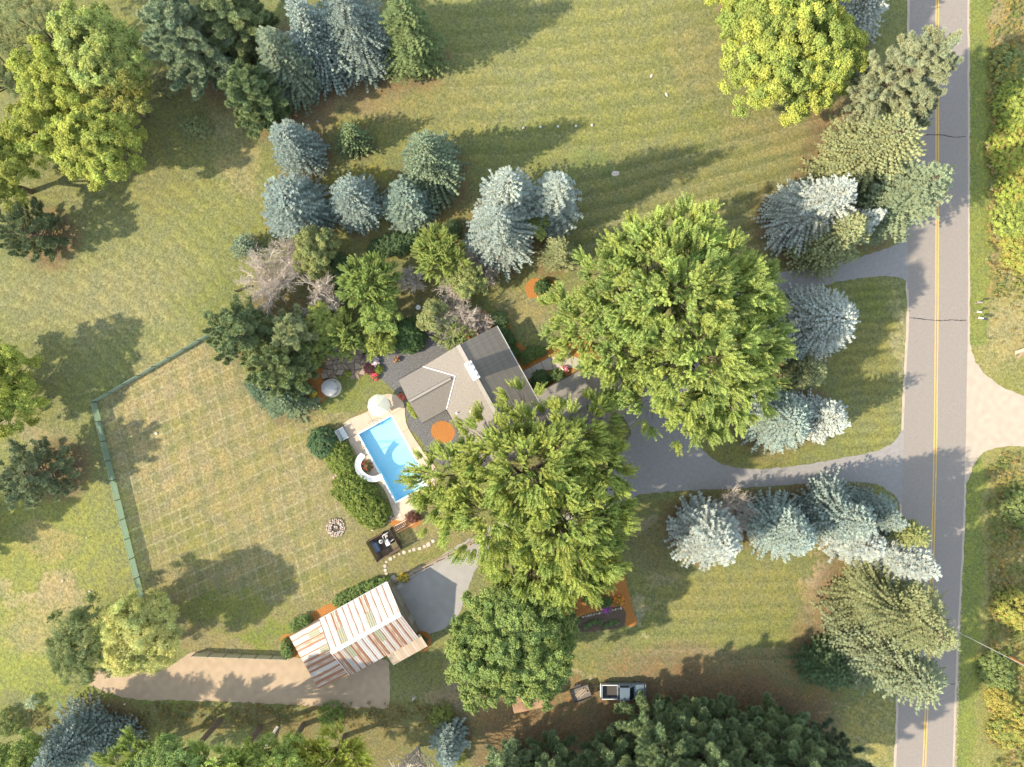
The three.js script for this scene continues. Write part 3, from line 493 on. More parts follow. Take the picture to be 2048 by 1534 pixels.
// cluster at the top
cf([833, 121], 14.5, 3.5, [0.188, 0.250, 0.106], 'slim bright green spruce standing alone at the top centre', { pow: 0.55, sz: 0.66 });
cf([733, 114], 16, 4.6, 'blue', 'broad blue spruce on the right of the top cluster', { pow: 0.7 });
cf([660, 128], 15.5, 4.0, 'blue', 'tall blue spruce in the middle of the top cluster', { pow: 0.8 });
cf([601, 171], 14.5, 3.7, [0.231, 0.288, 0.200], 'sage green spruce in front of the blue ones in the top cluster', { pow: 0.85 });
pine({ p: [541, 226], h: 10, R: 4.0, c: [0.165, 0.225, 0.10], label: 'dark green pine at the lower tip of the top cluster', sd: 3, low: 0.05 });
pine({ p: [436, 140], h: 15, R: 5.0, c: [0.25, 0.315, 0.19], label: 'wide blue green pine at the left of the top cluster', sd: 4, low: 0.06, dens: 1.15 });
pine({ p: [528, 112], h: 14, R: 4.2, c: [0.210, 0.262, 0.120], label: 'olive green pine at the top edge behind the sage spruce', sd: 5 });
cf([497, 178], 8, 1.9, 'bluegreen', 'narrow blue green spruce between the wide pine and the dark pine', { pow: 0.5, sz: 0.6 });
// left field
pine({ p: [98, 478], h: 7, R: 3.8, c: [0.165, 0.205, 0.10], label: 'scraggly dark pine at the left edge below the yellow trees', sd: 6, low: 0.05, dens: 0.75, pow: 0.5, sz: 0.8, gap: 0.7 });
pine({ p: [118, 940], h: 8, R: 4.4, c: [0.205, 0.245, 0.13], label: 'spiky grey green pine outside the fence at the left', sd: 7, low: 0.05, dens: 0.8, pow: 0.5, sz: 0.8, gap: 0.7 });
pine({ p: [-70, 1062], h: 9, R: 4.2, c: C.dark, label: 'dark pine beyond the left edge whose shadow enters the field', sd: 8, low: 0.05 });
// right side by the road
cf([1690, 52], 10, 3.4, 'brilliant', 'silver blue spruce at the top right between the yellow tree and the road', { pow: 0.7 });
pine({ p: [1682, 250], h: 21, R: 4.2, c: C.palepine, label: 'tallest pale pine leaning its crown over the road at the top right', sd: 11, low: 0.26, pow: 0.45, bare: 0.05, gap: 0.7, dens: 1.2, sz: 0.68 });
pine({ p: [1712, 292], h: 15, R: 3.6, c: C.palepine, label: 'pale pine with bare grey lower branches beside the tallest pine', sd: 12, low: 0.12, bare: 0.30, gap: 0.65, dens: 1.2, sz: 0.68 });
cf([1672, 352], 17, 4.8, 'sage', 'wide sage green spruce below the pale pines by the road', { pow: 0.5, sparse: 0.2, lumpy: 1.5 });
cf([1722, 428], 17, 4.3, [0.237, 0.294, 0.181], 'sage green spruce reaching over the road above the upper driveway mouth', { pow: 0.5, sparse: 0.2, lumpy: 1.5 });
cf([1584, 442], 16, 4.3, 'brilliant', 'brilliant silver spruce above the upper driveway', { pow: 0.7 });
cf([1622, 492], 13, 4.0, 'sage', 'green spruce in front of the silver spruce at the upper driveway edge', { pow: 0.66 });
cf([1668, 470], 12, 2.2, 'brilliant', 'narrow silver spruce squeezed between the green spruces', { pow: 0.7 });
cf([1605, 650], 11, 4.6, 'brilliant', 'round silver spruce on the driveway island, nearest the upper drive', { pow: 0.46, sparse: 0.04, lumpy: 0.6 });
cf([1574, 696], 6, 1.9, 'blue', 'small blue spruce between the maple and the round silver spruce', { pow: 0.6, sz: 0.62 });
cf([1592, 746], 8, 2.4, 'sage', 'small yellowish green spruce in the middle of the driveway island', { pow: 0.75 });
cf([1536, 836], 9, 4.2, [0.319, 0.400, 0.356], 'wide grey green spruce at the lower end of the driveway island', { pow: 0.46, sparse: 0.04, lumpy: 0.6 });
cf([1612, 834], 11, 3.2, 'brilliant', 'silver spruce at the lower right of the driveway island', { pow: 0.85 });
cf([1398, 1052], 13, 4.1, 'brilliant', 'silver spruce standing apart at the left of the row below the lower drive', { pow: 0.7 });
cf([1532, 1042], 13, 3.9, [0.325, 0.406, 0.375], 'grey blue spruce second from the left in the row below the lower drive', { pow: 0.7 });
cf([1632, 1012], 14.5, 3.9, 'blue', 'tall blue spruce in the middle of the row below the lower drive', { pow: 0.8 });
cf([1668, 1060], 12, 3.2, 'brilliant', 'silver spruce with star shaped top above the bare soil patch', { pow: 0.75, gap: 0.6, sparse: 0.2, sz: 0.8 });
cf([1706, 1012], 12, 3.0, 'blue', 'blue spruce near the mouth of the lower drive', { pow: 0.8 });
cf([1738, 1036], 13, 2.6, [0.250, 0.281, 0.106], 'yellow green spruce at the road below the lower drive mouth', { pow: 0.7, sz: 0.66 });
cf([1736, 1086], 15, 3.3, 'brilliant', 'silver spruce reaching over the road below the yellow green one', { pow: 0.7 });
cf([1722, 1178], 18, 4.9, 'sage', 'largest sage green spruce at the lower right by the road', { pow: 0.5, sparse: 0.2, lumpy: 1.5 });
cf([1706, 1266], 17.5, 4.6, [0.250, 0.294, 0.175], 'lowest sage green spruce hanging over the road at the lower right', { pow: 0.5, sparse: 0.2, lumpy: 1.5 });
cf([1634, 1312], 7, 3.2, 'dark', 'low dark green spruce in the shade left of the big sage spruces', { pow: 0.6 });
// pines along the bottom
[[1292, 1424, 18, 4.6, 'pine over the pickup truck at the bottom centre'], [1366, 1424, 23, 4.8, 'dark pine second from the pickup truck in the bottom row'], [1440, 1432, 19, 4.6, 'dark pine in the middle of the bottom right row'], [1528, 1436, 23, 4.4, 'dark pine near the right end of the bottom row'], [1602, 1470, 17, 4.2, 'brownish dark pine at the right end of the bottom row'], [1210, 1490, 20, 4.6, 'dark pine below the pickup truck at the bottom edge'], [1316, 1506, 21, 4.6, 'dark pine at the bottom edge below the second pine'], [1420, 1512, 20, 4.4, 'dark pine at the bottom edge under the middle pine'], [1516, 1520, 20, 4.4, 'dark pine at the bottom edge near the lower right lawn'], [1100, 1500, 16, 4.0, 'dark pine at the bottom edge below the utility trailer'], [1012, 1510, 13, 3.8, 'pale green pine at the bottom edge below the round maple']]
  .forEach((q, i) => pine({ p: [q[0], q[1]], h: q[2], R: q[3], c: i === 4 ? [0.150, 0.188, 0.105] : i === 10 ? [0.255, 0.338, 0.180] : [0.165, 0.225, 0.105], label: q[4], sd: 30 + i, low: 0.05, pow: 0.62, gap: 0.9, dens: 0.85, sz: 1.0, litterK: 1.3, group: 'pines along the bottom edge' }));
cf([905, 1462], 8, 2.2, 'blue', 'small blue grey spruce at the bottom beside the bare trunk', { pow: 0.6, sz: 0.66 });
cf([190, 1450], 11, 3.8, 'blue', 'big blue spruce at the bottom left corner', { pow: 0.6 });
cf([250, 1462], 7, 2.6, 'blue', 'smaller blue spruce to the right of the big corner spruce', { pow: 0.6, sz: 0.68 });
// pines left of the patio
pine({ p: [512, 668], h: 9, R: 4.2, c: [0.22, 0.275, 0.125], label: 'large pine at the end of the green fence', sd: 50, low: 0.06, dens: 1.1, sz: 0.85, gap: 0.75, pow: 0.5 });
pine({ p: [590, 738], h: 9, R: 4.0, c: [0.185, 0.235, 0.095], label: 'dark pine between the fence pine and the flagstone patio', sd: 51, low: 0.06, dens: 1.1, sz: 0.85, gap: 0.75, pow: 0.5 });
pine({ p: [612, 672], h: 8, R: 2.8, c: [0.30, 0.34, 0.165], label: 'pale tipped pine above the dark patio pine', sd: 52, low: 0.06, pow: 0.5 });
cf([586, 796], 5.5, 3.0, [0.181, 0.244, 0.144], 'low spreading green juniper above the yard lawn left of the gazebo', { pow: 0.5, sz: 0.7, name: 'juniper_tree' });
cf([540, 774], 5, 2.4, [0.150, 0.219, 0.138], 'low bluish juniper at the lawn edge below the fence pine', { pow: 0.5, sz: 0.66, name: 'juniper_tree' });
// the two big maples
broad({ p: [1290, 666], label: 'huge light green maple spreading over the drive right of the house', c: C.maple, c2: [0.165, 0.215, 0.055], kind: 'shoot', size: 1.2, sd: 1, dens: 1.0, bunch: [0.9, 1.5], trunkR: 0.45,
  lobes: [[-2.26, 13.20, -6.96, 4.37], [1.69, 13.86, -7.71, 4.18], [-5.17, 11.88, -2.63, 4.18], [0.00, 16.50, -2.35, 5.70], [5.17, 14.52, -3.29, 4.56], [8.08, 12.14, -3.20, 3.42], [-8.08, 10.56, 0.38, 3.80], [-9.96, 9.24, -1.13, 2.47], [-4.89, 11.22, 3.01, 3.99], [1.88, 15.84, 3.29, 5.32], [6.96, 13.20, 1.88, 4.37], [9.59, 11.35, 2.26, 2.85], [6.11, 11.88, 6.96, 4.18], [2.82, 10.56, 9.40, 3.23], [-1.13, 11.22, 7.52, 3.42], [9.59, 10.03, 6.02, 2.85], [-6.20, 9.24, -6.20, 2.66], [-3.95, 8.98, 5.83, 2.47], [-3.01, 8.45, -9.02, 1.90], [2.8, 8.5, -6.6, 4.0], [6, 8, -4.4, 3.8], [8, 7, -1.8, 3.2], [-1, 9, -8.2, 3.2], [1, 8, 0, 4.5]] });
broad({ p: [1048, 948], label: 'big yellow green maple covering the south end of the house', c: [0.205, 0.24, 0.05], c2: [0.16, 0.205, 0.045], kind: 'shoot', size: 1.2, sd: 3, dens: 1.0, bunch: [0.9, 1.5], trunkR: 0.45,
  lobes: [[0.56, 13.44, -2.44, 5.32], [-3.20, 11.20, -4.14, 3.99], [4.32, 11.76, -5.08, 3.99], [6.96, 10.64, -7.33, 2.66], [7.33, 10.64, -2.07, 3.80], [-6.77, 10.08, -0.56, 3.80], [-9.96, 8.74, -0.94, 2.66], [-9.02, 8.40, 2.82, 2.66], [-3.95, 11.20, 3.20, 4.37], [3.38, 12.88, 3.38, 4.94], [7.71, 10.30, 3.38, 3.42], [1.13, 10.08, 8.46, 3.80], [5.45, 10.08, 8.46, 3.80], [8.27, 8.51, 8.08, 2.47], [2.63, 8.40, 10.34, 2.85], [6.02, 8.06, 10.53, 2.47], [-1.9, 7.84, 7.6, 2.7], [-1.2, 7.17, 10.4, 2.2], [0.19, 10.08, -8.27, 2.28], [9.02, 8.29, 0.56, 2.28], [5.6, 6.5, 3.8, 3.6], [6.4, 6.5, 7.4, 3.2], [5, 7, -0.5, 3.8], [0, 7, 4, 4]] });
broad({ p: [1022, 1226], h: 13, R: 7.0, label: 'round dark green maple standing in front of the shed court', c: C.round, c2: [0.13, 0.175, 0.048], kind: 'leaf', size: 0.85, sd: 2, dens: 1.05, name: 'round_maple_tree' });
// yellow green trees, upper right and left
broad({ p: [1524, 164], h: 14, R: 8.0, label: 'large yellow green tree at the upper right beside the lawn', c: C.yellow, c2: [0.16, 0.20, 0.042], kind: 'leaf', size: 0.9, sd: 4, dens: 0.95, name: 'broadleaf_tree' });
broad({ p: [1440, 20], h: 11, R: 4.4, label: 'smaller yellow green tree on the top edge left of the large one', c: C.yellow, kind: 'leaf', size: 0.85, sd: 5, name: 'broadleaf_tree' });
const yl = [[278, 165, 12, 4.6, C.lime, 'pale green tree at the top of the upper left clump'], [205, 214, 11, 4.2, C.yellow, 'yellow tree on the left of the upper left clump'], [292, 232, 9.5, 3.8, [0.21, 0.215, 0.05], 'golden tree on the right of the upper left clump'], [262, 322, 10, 4.9, C.yellow, 'largest yellow tree at the bottom of the upper left clump'], [150, 296, 8.5, 4.0, C.yellow, 'low yellow tree at the left of the largest yellow one'], [62, 384, 9, 4.2, [0.185, 0.21, 0.04], 'yellow green tree at the left edge above the scraggly pine']];
yl.forEach((q, i) => broad({ p: [q[0], q[1]], h: q[2], R: q[3], c: q[4], c2: q[4].map(v => v * 0.8), label: q[5], kind: 'leaf', size: 0.8, sd: 60 + i, dens: 1.0, name: 'broadleaf_tree', group: 'yellow green trees in the upper left' }));
[[150, 118, 11, 5.2, 'thin grey green tree in the upper left corner'], [70, 190, 9, 4.0, 'thin grey green tree at the left edge above the yellow trees']].forEach((q, i) => broad({ p: [q[0], q[1]], h: q[2], R: q[3], c: [0.145, 0.165, 0.07], label: q[4], kind: 'fine', size: 0.8, sd: 70 + i, dens: 0.55, name: 'broadleaf_tree' }));
broad({ p: [52, 784], h: 8.5, R: 5.2, label: 'yellow green tree on the left edge outside the fence corner', c: C.yellow, c2: [0.20, 0.235, 0.04], kind: 'leaf', size: 0.8, sd: 80, dens: 0.95, name: 'broadleaf_tree' });
broad({ p: [236, 1250], h: 9, R: 4.6, label: 'dark green tree left of the willow at the field corner', c: [0.095, 0.125, 0.045], c2: [0.13, 0.155, 0.06], kind: 'fine', size: 0.85, sd: 81, dens: 0.9, name: 'broadleaf_tree' });
broad({ p: [338, 1228], h: 9.5, R: 4.6, label: 'pale green willow at the corner of the fenced yard', c: [0.30, 0.305, 0.11], c2: [0.26, 0.275, 0.09], kind: 'fine', size: 0.95, sd: 82, dens: 1.25, down: 0.15, bunch: [0.7, 1.2], name: 'willow_tree' });
[[440, 1440, 16, 4.8, C.leaf, 'dark green tree in the bottom left row'], [520, 1456, 15, 4.2, C.maple, 'yellow green tree left of the leaning trunk in the bottom row'], [606, 1450, 13, 3.8, [0.16, 0.20, 0.04], 'green tree right of the leaning trunk in the bottom row'], [690, 1472, 10, 4.4, [0.23, 0.25, 0.035], 'yellow tree at the right end of the bottom left row'], [130, 1478, 10, 4.0, [0.15, 0.19, 0.045], 'green tree in the bottom left corner'], [340, 1476, 9, 3.6, [0.15, 0.19, 0.045], 'bright green tree between the blue corner spruces and the dark tree']]
  .forEach((q, i) => broad({ p: [q[0], q[1]], h: q[2], R: q[3], c: q[4], c2: q[4].map(v => v * 1.15), label: q[5], kind: i % 2 ? 'shoot' : 'leaf', size: i % 2 ? 1.15 : 0.8, sd: 90 + i, dens: 0.95, name: 'broadleaf_tree', group: 'trees along the bottom left edge' }));
// small trees and shrubs between the spruces and the house
[[752, 575, 6.5, 3.4, [0.15, 0.20, 0.05], 'leafy green tree above the slate bed'], [775, 640, 5, 2.2, [0.155, 0.205, 0.05], 'lower green tree just above the dark round shrub'], [668, 648, 5, 2.0, [0.19, 0.22, 0.05], 'yellowish small tree above the patio grill'], [706, 684, 4.5, 2.0, [0.16, 0.20, 0.05], 'small green tree hanging over the grill'], [648, 516, 5.5, 2.6, [0.15, 0.17, 0.06], 'thin olive tree below the wide blue spruce'], [766, 690, 4, 1.8, [0.165, 0.195, 0.04], 'small leafy tree at the edge of the slate bed'], [888, 522, 5.5, 3.0, [0.18, 0.22, 0.055], 'yellow green small tree below the tall green spruce'], [942, 574, 4.5, 2.0, [0.165, 0.19, 0.065], 'olive small tree among the grey twiggy shrubs'], [872, 640, 4, 1.8, [0.17, 0.19, 0.075], 'olive small tree left of the twiggy shrubs'], [914, 676, 3.5, 1.7, [0.165, 0.195, 0.07], 'small olive tree over the corner of the slate bed'], [1070, 470, 6, 1.5, [0.17, 0.21, 0.06], 'slim green tree between the silver spruces'], [635, 700, 4.2, 2.0, [0.14, 0.175, 0.045], 'small green tree on the left of the patio']]
  .forEach((q, i) => broad({ p: [q[0], q[1]], h: q[2], R: q[3], c: q[4], label: q[5], kind: i % 3 ? 'leaf' : 'shoot', size: i % 3 ? 0.62 : 0.85, sd: 120 + i, bunch: [0.55, 0.9], dens: 1.15, trunkR: 0.12, name: 'small_tree', group: 'small trees between the spruces and the house' }));
[[556, 570, 4.2, 5, 'pale leafless shrub with a white trunk at the fence end'], [602, 528, 3.2, 4.5, 'grey leafless shrub behind the pale one'], [662, 606, 3.0, 4.5, 'leafless shrub with thick forked branches in the middle of the thicket'], [912, 636, 3.2, 3.5, 'grey twiggy shrub nearest the slate bed'], [948, 648, 2.6, 3.2, 'grey twiggy shrub at the gable of the house'], [920, 572, 2.8, 3.6, 'grey twiggy shrub in the middle of the group above the house'], [970, 540, 2.8, 3.6, 'grey twiggy shrub below the largest silver spruce'], [826, 560, 1.8, 2.6, 'faint brown twiggy shrub beside the leafy green tree']]
  .forEach((q, i) => twiggy({ p: [q[0], q[1]], R: q[2], h: q[3], label: q[4], sd: 140 + i, n: i === 2 ? 7 : 8, r0: i === 2 ? 0.11 : 0.07, group: 'leafless shrubs above the house' }));
twiggy({ p: [838, 1492], R: 2.2, h: 10, label: 'dead grey tree at the bottom edge left of the small blue spruce', sd: 151, n: 4, r0: 0.17, name: 'dead_tree', cat: 'tree', lv: 2 });
twiggy({ p: [1448, 1020], R: 3, h: 5, label: 'leafless brown shrub between the first two spruces of the lower row', sd: 152, n: 9, r0: 0.05 });
// shrubs and hedges
shrub({ m: [[820, 672, 2.0, 2.2, 2.6]], c: C.box, label: 'clipped dark green round shrub on the slate bed', sd: 1, size: 0.42 });
shrub({ m: [[650, 884, 1.9, 1.8, 2.0]], c: [0.07, 0.12, 0.055], label: 'round dark green shrub at the end of the pool hedge', sd: 2 });
shrub({ m: [[680, 912, 1.7, 2.5, 1.5, -0.45], [690, 925, 1.6, 1.5, 1.3]], c: C.yew, c2: [0.155, 0.19, 0.04], label: 'olive yew hedge beside the round shrub, above the stone gap', sd: 3, name: 'hedge', cat: 'hedge' });
shrub({ m: [[705, 975, 2.4, 2.2, 1.5, -0.5], [728, 1004, 2.2, 2.6, 1.6, -0.5], [752, 1028, 1.9, 1.6, 1.4, -0.5]], c: C.yew, c2: [0.155, 0.19, 0.04], label: 'long olive yew hedge between the pool and the fire ring', sd: 4, name: 'hedge', cat: 'hedge' });
[[758, 500, 1.2], [778, 494, 1.3], [800, 488, 1.4], [822, 482, 1.3], [842, 478, 1.1], [858, 474, 1.0], [905, 462, 1.2], [678, 534, 1.6], [692, 556, 1.5]].forEach((q, i) => shrub({ m: [[q[0], q[1], q[2], q[2], 1.4]], c: [0.065, 0.105, 0.045], label: i < 6 ? ['first', 'second', 'third', 'fourth', 'fifth', 'last'][i] + ' dark shrub from the left in the hedge row below the spruces' : ['dark shrub beside the silver spruce at the end of the hedge row', 'dark shrub left of the leafy green tree, upper', 'dark shrub left of the leafy green tree, lower'][i - 6], sd: 160 + i, group: 'dark shrubs below the spruce row', kind: 'leaf', size: 0.45 }));
shrub({ m: [[1084, 574, 0.75, 1.1, 1.0, 0.8]], c: C.box, label: 'small dark oval shrub on the mulch island', sd: 6, size: 0.32 });
shrub({ m: [[1006, 668, 0.8, 0.9, 1.5], [1014, 688, 0.9, 1.3, 1.6, 0.3], [1024, 706, 0.8, 0.8, 1.3]], c: C.box, label: 'dark shrubbery against the east wall of the house', sd: 7 });
shrub({ m: [[1000, 640, 0.9, 0.9, 1.3]], c: [0.09, 0.135, 0.055], label: 'small leafy shrub off the north corner of the house', sd: 8, kind: 'leaf', size: 0.4 });
shrub({ m: [[1064, 706, 1.4, 0.8, 0.45, -0.3], [1050, 718, 0.6, 0.6, 0.4], [1080, 704, 0.7, 0.5, 0.4]], c: [0.10, 0.15, 0.045], label: 'low green ground cover in the bed beside the front walk', sd: 9, name: 'ground_cover', cat: 'plant' });
shrub({ m: [[1082, 758, 1.05, 1.05, 1.3]], c: [0.07, 0.11, 0.045], label: 'round dark shrub between the walk and the garage', sd: 10, size: 0.36 });
shrub({ m: [[1070, 772, 0.9, 0.9, 1.2]], c: C.box, label: 'dark shrub at the inner corner of house and garage', sd: 11, size: 0.36 });
shrub({ m: [[1114, 752, 1.0, 0.8, 0.8]], c: [0.085, 0.13, 0.045], label: 'leafy plant along the north wall of the garage', sd: 12, size: 0.36 });
shrub({ m: [[1130, 706, 0.8, 0.6, 0.7], [1118, 714, 0.5, 0.5, 0.5]], c: [0.19, 0.225, 0.05], c2: [0.25, 0.26, 0.16], label: 'pale green hostas beside the front walk', sd: 13, size: 0.4, kind: 'leaf', name: 'hosta_plant', cat: 'plant' });
shrub({ m: [[1128, 738, 0.5, 0.35, 0.5]], c: [0.42, 0.11, 0.17], c2: [0.6, 0.5, 0.5], label: 'pink and white flowers by the garage wall', sd: 14, size: 0.25, name: 'flower_clump', cat: 'flowers', stems: false });
shrub({ m: [[690, 1195, 1.4, 0.75, 0.9, -0.5], [716, 1182, 1.4, 0.75, 0.9, -0.5]], c: [0.115, 0.165, 0.05], label: 'leafy hosta row along the north eave of the shed, left half', sd: 15, size: 0.45, name: 'hosta_plant', cat: 'plant' });
shrub({ m: [[744, 1170, 1.3, 0.7, 0.9, -0.5], [766, 1164, 1.0, 0.6, 0.8, -0.5]], c: [0.115, 0.165, 0.05], label: 'leafy hosta row along the north eave of the shed, near the court', sd: 16, size: 0.45, name: 'hosta_plant', cat: 'plant' });
shrub({ m: [[594, 1248, 0.8, 0.65, 0.9, -0.5], [610, 1240, 0.9, 0.65, 0.9, -0.5]], c: [0.11, 0.16, 0.05], label: 'leafy shrub at the north west corner of the shed', sd: 17, kind: 'leaf', size: 0.45 });
shrub({ m: [[574, 1288, 0.65, 0.65, 0.9], [578, 1302, 0.65, 0.7, 0.9]], c: [0.11, 0.16, 0.05], label: 'leafy shrub against the west end of the shed', sd: 18, kind: 'leaf', size: 0.42 });
shrub({ m: [[842, 1284, 0.7, 0.8, 0.9]], c: [0.06, 0.095, 0.04], label: 'dark shrub in the mulch ring at the shed front corner', sd: 19, size: 0.34 });
shrub({ m: [[808, 1155, 0.7, 0.45, 0.6]], c: [0.42, 0.33, 0.03], c2: [0.14, 0.16, 0.03], label: 'yellow flowers at the court corner of the shed', sd: 20, size: 0.3, name: 'flower_clump', cat: 'flowers', stems: false });
shrub({ m: [[826, 1034, 0.9, 0.6, 0.9]], c: [0.15, 0.07, 0.05], c2: [0.08, 0.05, 0.035], label: 'dark red leaved shrub at the end of the mulch patch', sd: 21, size: 0.36 });
[[742, 712, 0.55, [0.62, 0.60, 0.64], 'white flowers at the patio edge'], [750, 724, 0.55, [0.52, 0.46, 0.50], 'pale pink flowers below the white ones at the patio edge'], [740, 738, 0.65, [0.26, 0.07, 0.10], 'dark red flowers in the bed between patio and slate'], [731, 714, 0.35, [0.22, 0.06, 0.24], 'purple flowers on the left of the white ones'], [751, 753, 0.42, [0.52, 0.08, 0.14], 'round pot of crimson flowers at the tip of the bed'], [806, 792, 0.45, [0.5, 0.08, 0.11], 'red flowers at the west wall of the house wing'], [621, 806, 0.6, [0.55, 0.44, 0.03], 'yellow flowers left of the white gazebo, lower'], [628, 788, 0.45, [0.52, 0.42, 0.04], 'yellow flowers left of the white gazebo, upper'], [1212, 1218, 0.6, [0.34, 0.10, 0.36], 'purple flowers along the garden edging'], [1238, 1200, 0.6, [0.52, 0.24, 0.02], 'orange flowers at the right of the garden'], [794, 720, 0.3, [0.4, 0.2, 0.15], 'small reddish plant on the slate bed']]
  .forEach((q, i) => shrub({ m: [[q[0], q[1], q[2], q[2], 0.5]], c: q[3], c2: [0.09, 0.13, 0.04], label: q[4], sd: 200 + i, size: 0.26, dens: 1.2, name: 'flower_clump', cat: 'flowers', stems: false, group: 'flower clumps' }));
shrub({ m: [[758, 740, 0.5, 0.5, 0.5]], c: [0.15, 0.19, 0.03], label: 'yellow green plant beside the dark red flowers', sd: 230, size: 0.3, name: 'plant', cat: 'plant' });
shrub({ m: [[697, 747, 0.32, 0.32, 0.5]], c: [0.17, 0.20, 0.03], label: 'small yellow green bush on the rim of the patio', sd: 231, size: 0.28 });
shrub({ m: [[822, 815, 0.8, 0.35, 0.5, 1.05], [828, 825, 0.7, 0.35, 0.5, 1.05]], c: [0.19, 0.23, 0.045], label: 'bright green edging plants under the west eave of the wing', sd: 232, size: 0.3, name: 'plant', cat: 'plant' });
[[1180, 1195, 0.9], [1210, 1200, 0.8], [1130, 1225, 1.2], [1085, 1235, 1.3]].forEach((q, i) => shrub({ m: [[q[0], q[1], q[2], q[2] * 0.8, 0.9]], c: [0.07, 0.12, 0.035], label: ['leafy garden plant in the mulch left of the purple flowers', 'leafy garden plant just above the purple flowers', 'leafy shrub below the maple at the left of the garden', 'dark shrub between the round maple and the garden'][i], sd: 240 + i, size: 0.4, kind: 'leaf' }));
[[398, 258, 1.7, [0.13, 0.155, 0.07], 'small grey green bush alone in the upper left field'], [338, 176, 1.6, [0.13, 0.14, 0.07], 'small dull bush beside the yellow clump in the upper left field'], [68, 1402, 0.8, [0.20, 0.24, 0.16], 'little pale green bush in the lower left field'], [664, 1424, 1.6, [0.10, 0.15, 0.035], 'bright green bush at the lower edge of the gravel yard'], [884, 1426, 1.5, [0.13, 0.155, 0.035], 'yellow green bush above the small blue spruce at the bottom'], [905, 1505, 1.6, [0.14, 0.16, 0.04], 'olive bush below the small blue spruce at the bottom edge'], [24, 1440, 1.8, [0.10, 0.13, 0.04], 'dark green bush at the lower left edge']]
  .forEach((q, i) => shrub({ m: [[q[0], q[1], q[2], q[2] * 0.9, q[2] * 0.9]], c: q[3], c2: q[3].map(v => v * 1.25), label: q[4], sd: 280 + i, kind: 'leaf', size: 0.5, dens: 0.9, name: 'bush', cat: 'bush' }));
// the overgrown ground right of the road
[[2022, 210, 2.6, [0.20, 0.235, 0.04]], [2016, 300, 2.8, [0.205, 0.25, 0.04]], [2030, 375, 2.6, [0.19, 0.24, 0.04]], [2012, 440, 2.2, [0.20, 0.24, 0.045]], [2005, 130, 1.9, [0.13, 0.17, 0.06]], [2024, 500, 2.0, [0.20, 0.225, 0.045]], [1985, 1335, 1.9, [0.13, 0.17, 0.06]], [2030, 1440, 2.1, [0.20, 0.215, 0.05]], [1996, 1450, 1.4, [0.16, 0.19, 0.05]], [2030, 1010, 2.0, [0.12, 0.15, 0.055]], [2018, 1210, 1.9, [0.20, 0.215, 0.045]], [1990, 1390, 1.4, [0.22, 0.21, 0.05]]]
  .forEach((q, i) => shrub({ m: [[q[0], q[1], q[2], q[2] * 1.15, 1.5], [q[0] + 14, q[1] + 26, q[2] * 0.7, q[2] * 0.7, 1.1]], c: q[3], c2: i % 3 ? [0.23, 0.20, 0.045] : [0.13, 0.17, 0.045], label: ['bright green bush right of the road at the height of the pale pines', 'largest bright green bush right of the road', 'bright green bush below the largest one right of the road', 'yellow green bush right of the road level with the silver spruce', 'dull green bush near the top right corner', 'yellow green bush right of the road opposite the upper driveway', 'grey green bush left of the utility pole', 'yellow green bush in the lower right corner', 'small green bush near the verge in the lower right corner', 'dull green bush below the gravel side road', 'yellowish bush above the utility pole', 'small golden bush below the utility pole'][i], sd: 260 + i, kind: 'leaf', size: 0.6, dens: 1.6, name: 'bush', cat: 'bush', group: 'bushes right of the road' }));
{
  srand(888); const L = [];
  const cols = [[0.13, 0.15, 0.035], [0.10, 0.125, 0.035], [0.155, 0.15, 0.04], [0.19, 0.14, 0.045], [0.19, 0.175, 0.085], [0.12, 0.115, 0.04]];
  for (let i = 0; i < 9000; i++) {
    const px = rr(1966, 2130), py = rr(-60, 1600); if (py > 600 && py < 690 && rnd() < 0.9) continue; if (py >= 690 && py < 918 - (px > 1990 ? 12 : 0)) continue; if (px < 1975 + 10 * n2(py / 30, 2)) continue; if (n2(px / 50, py / 50) < -0.55) continue;
    const w = at(px, py), k = Math.floor(Math.min(5.99, Math.max(0, 2.5 + 2.4 * n2b(px / 60, py / 60) + gauss() * 1.2)));
    L.push([V3(w.x, rr(0.02, 0.3), w.z), V3(gauss() * 0.6, 1, gauss() * 0.6), rr(0.3, 0.65), rnd() * 6.28, ...tint(cols[k], 0.15)]);
  }
  for (let i = 0; i < 1700; i++) { const px = rr(60, 900), py = 1426 + 34 * gauss() + (px < 300 ? 18 : 0); if (py < 1404 || n2(px / 40, py / 25) < -0.2) continue; const w = at(px, py), k = 2 + Math.floor(rnd() * 4); L.push([V3(w.x, rr(0.02, 0.15), w.z), V3(gauss() * 0.7, 1, gauss() * 0.7), rr(0.3, 0.55), rnd() * 6.28, ...tint(cols[k].map(v => v * 0.8), 0.2)]); }
  const g = new THREE.Group(); crownMesh(L, PROTO.leaf[0], leafMat, 'weed_leaves', g);
  addTop(g, 'weeds', 'tall yellow and rust coloured weeds right of the road and along the bottom left', 'weeds', undefined, 'stuff');
}
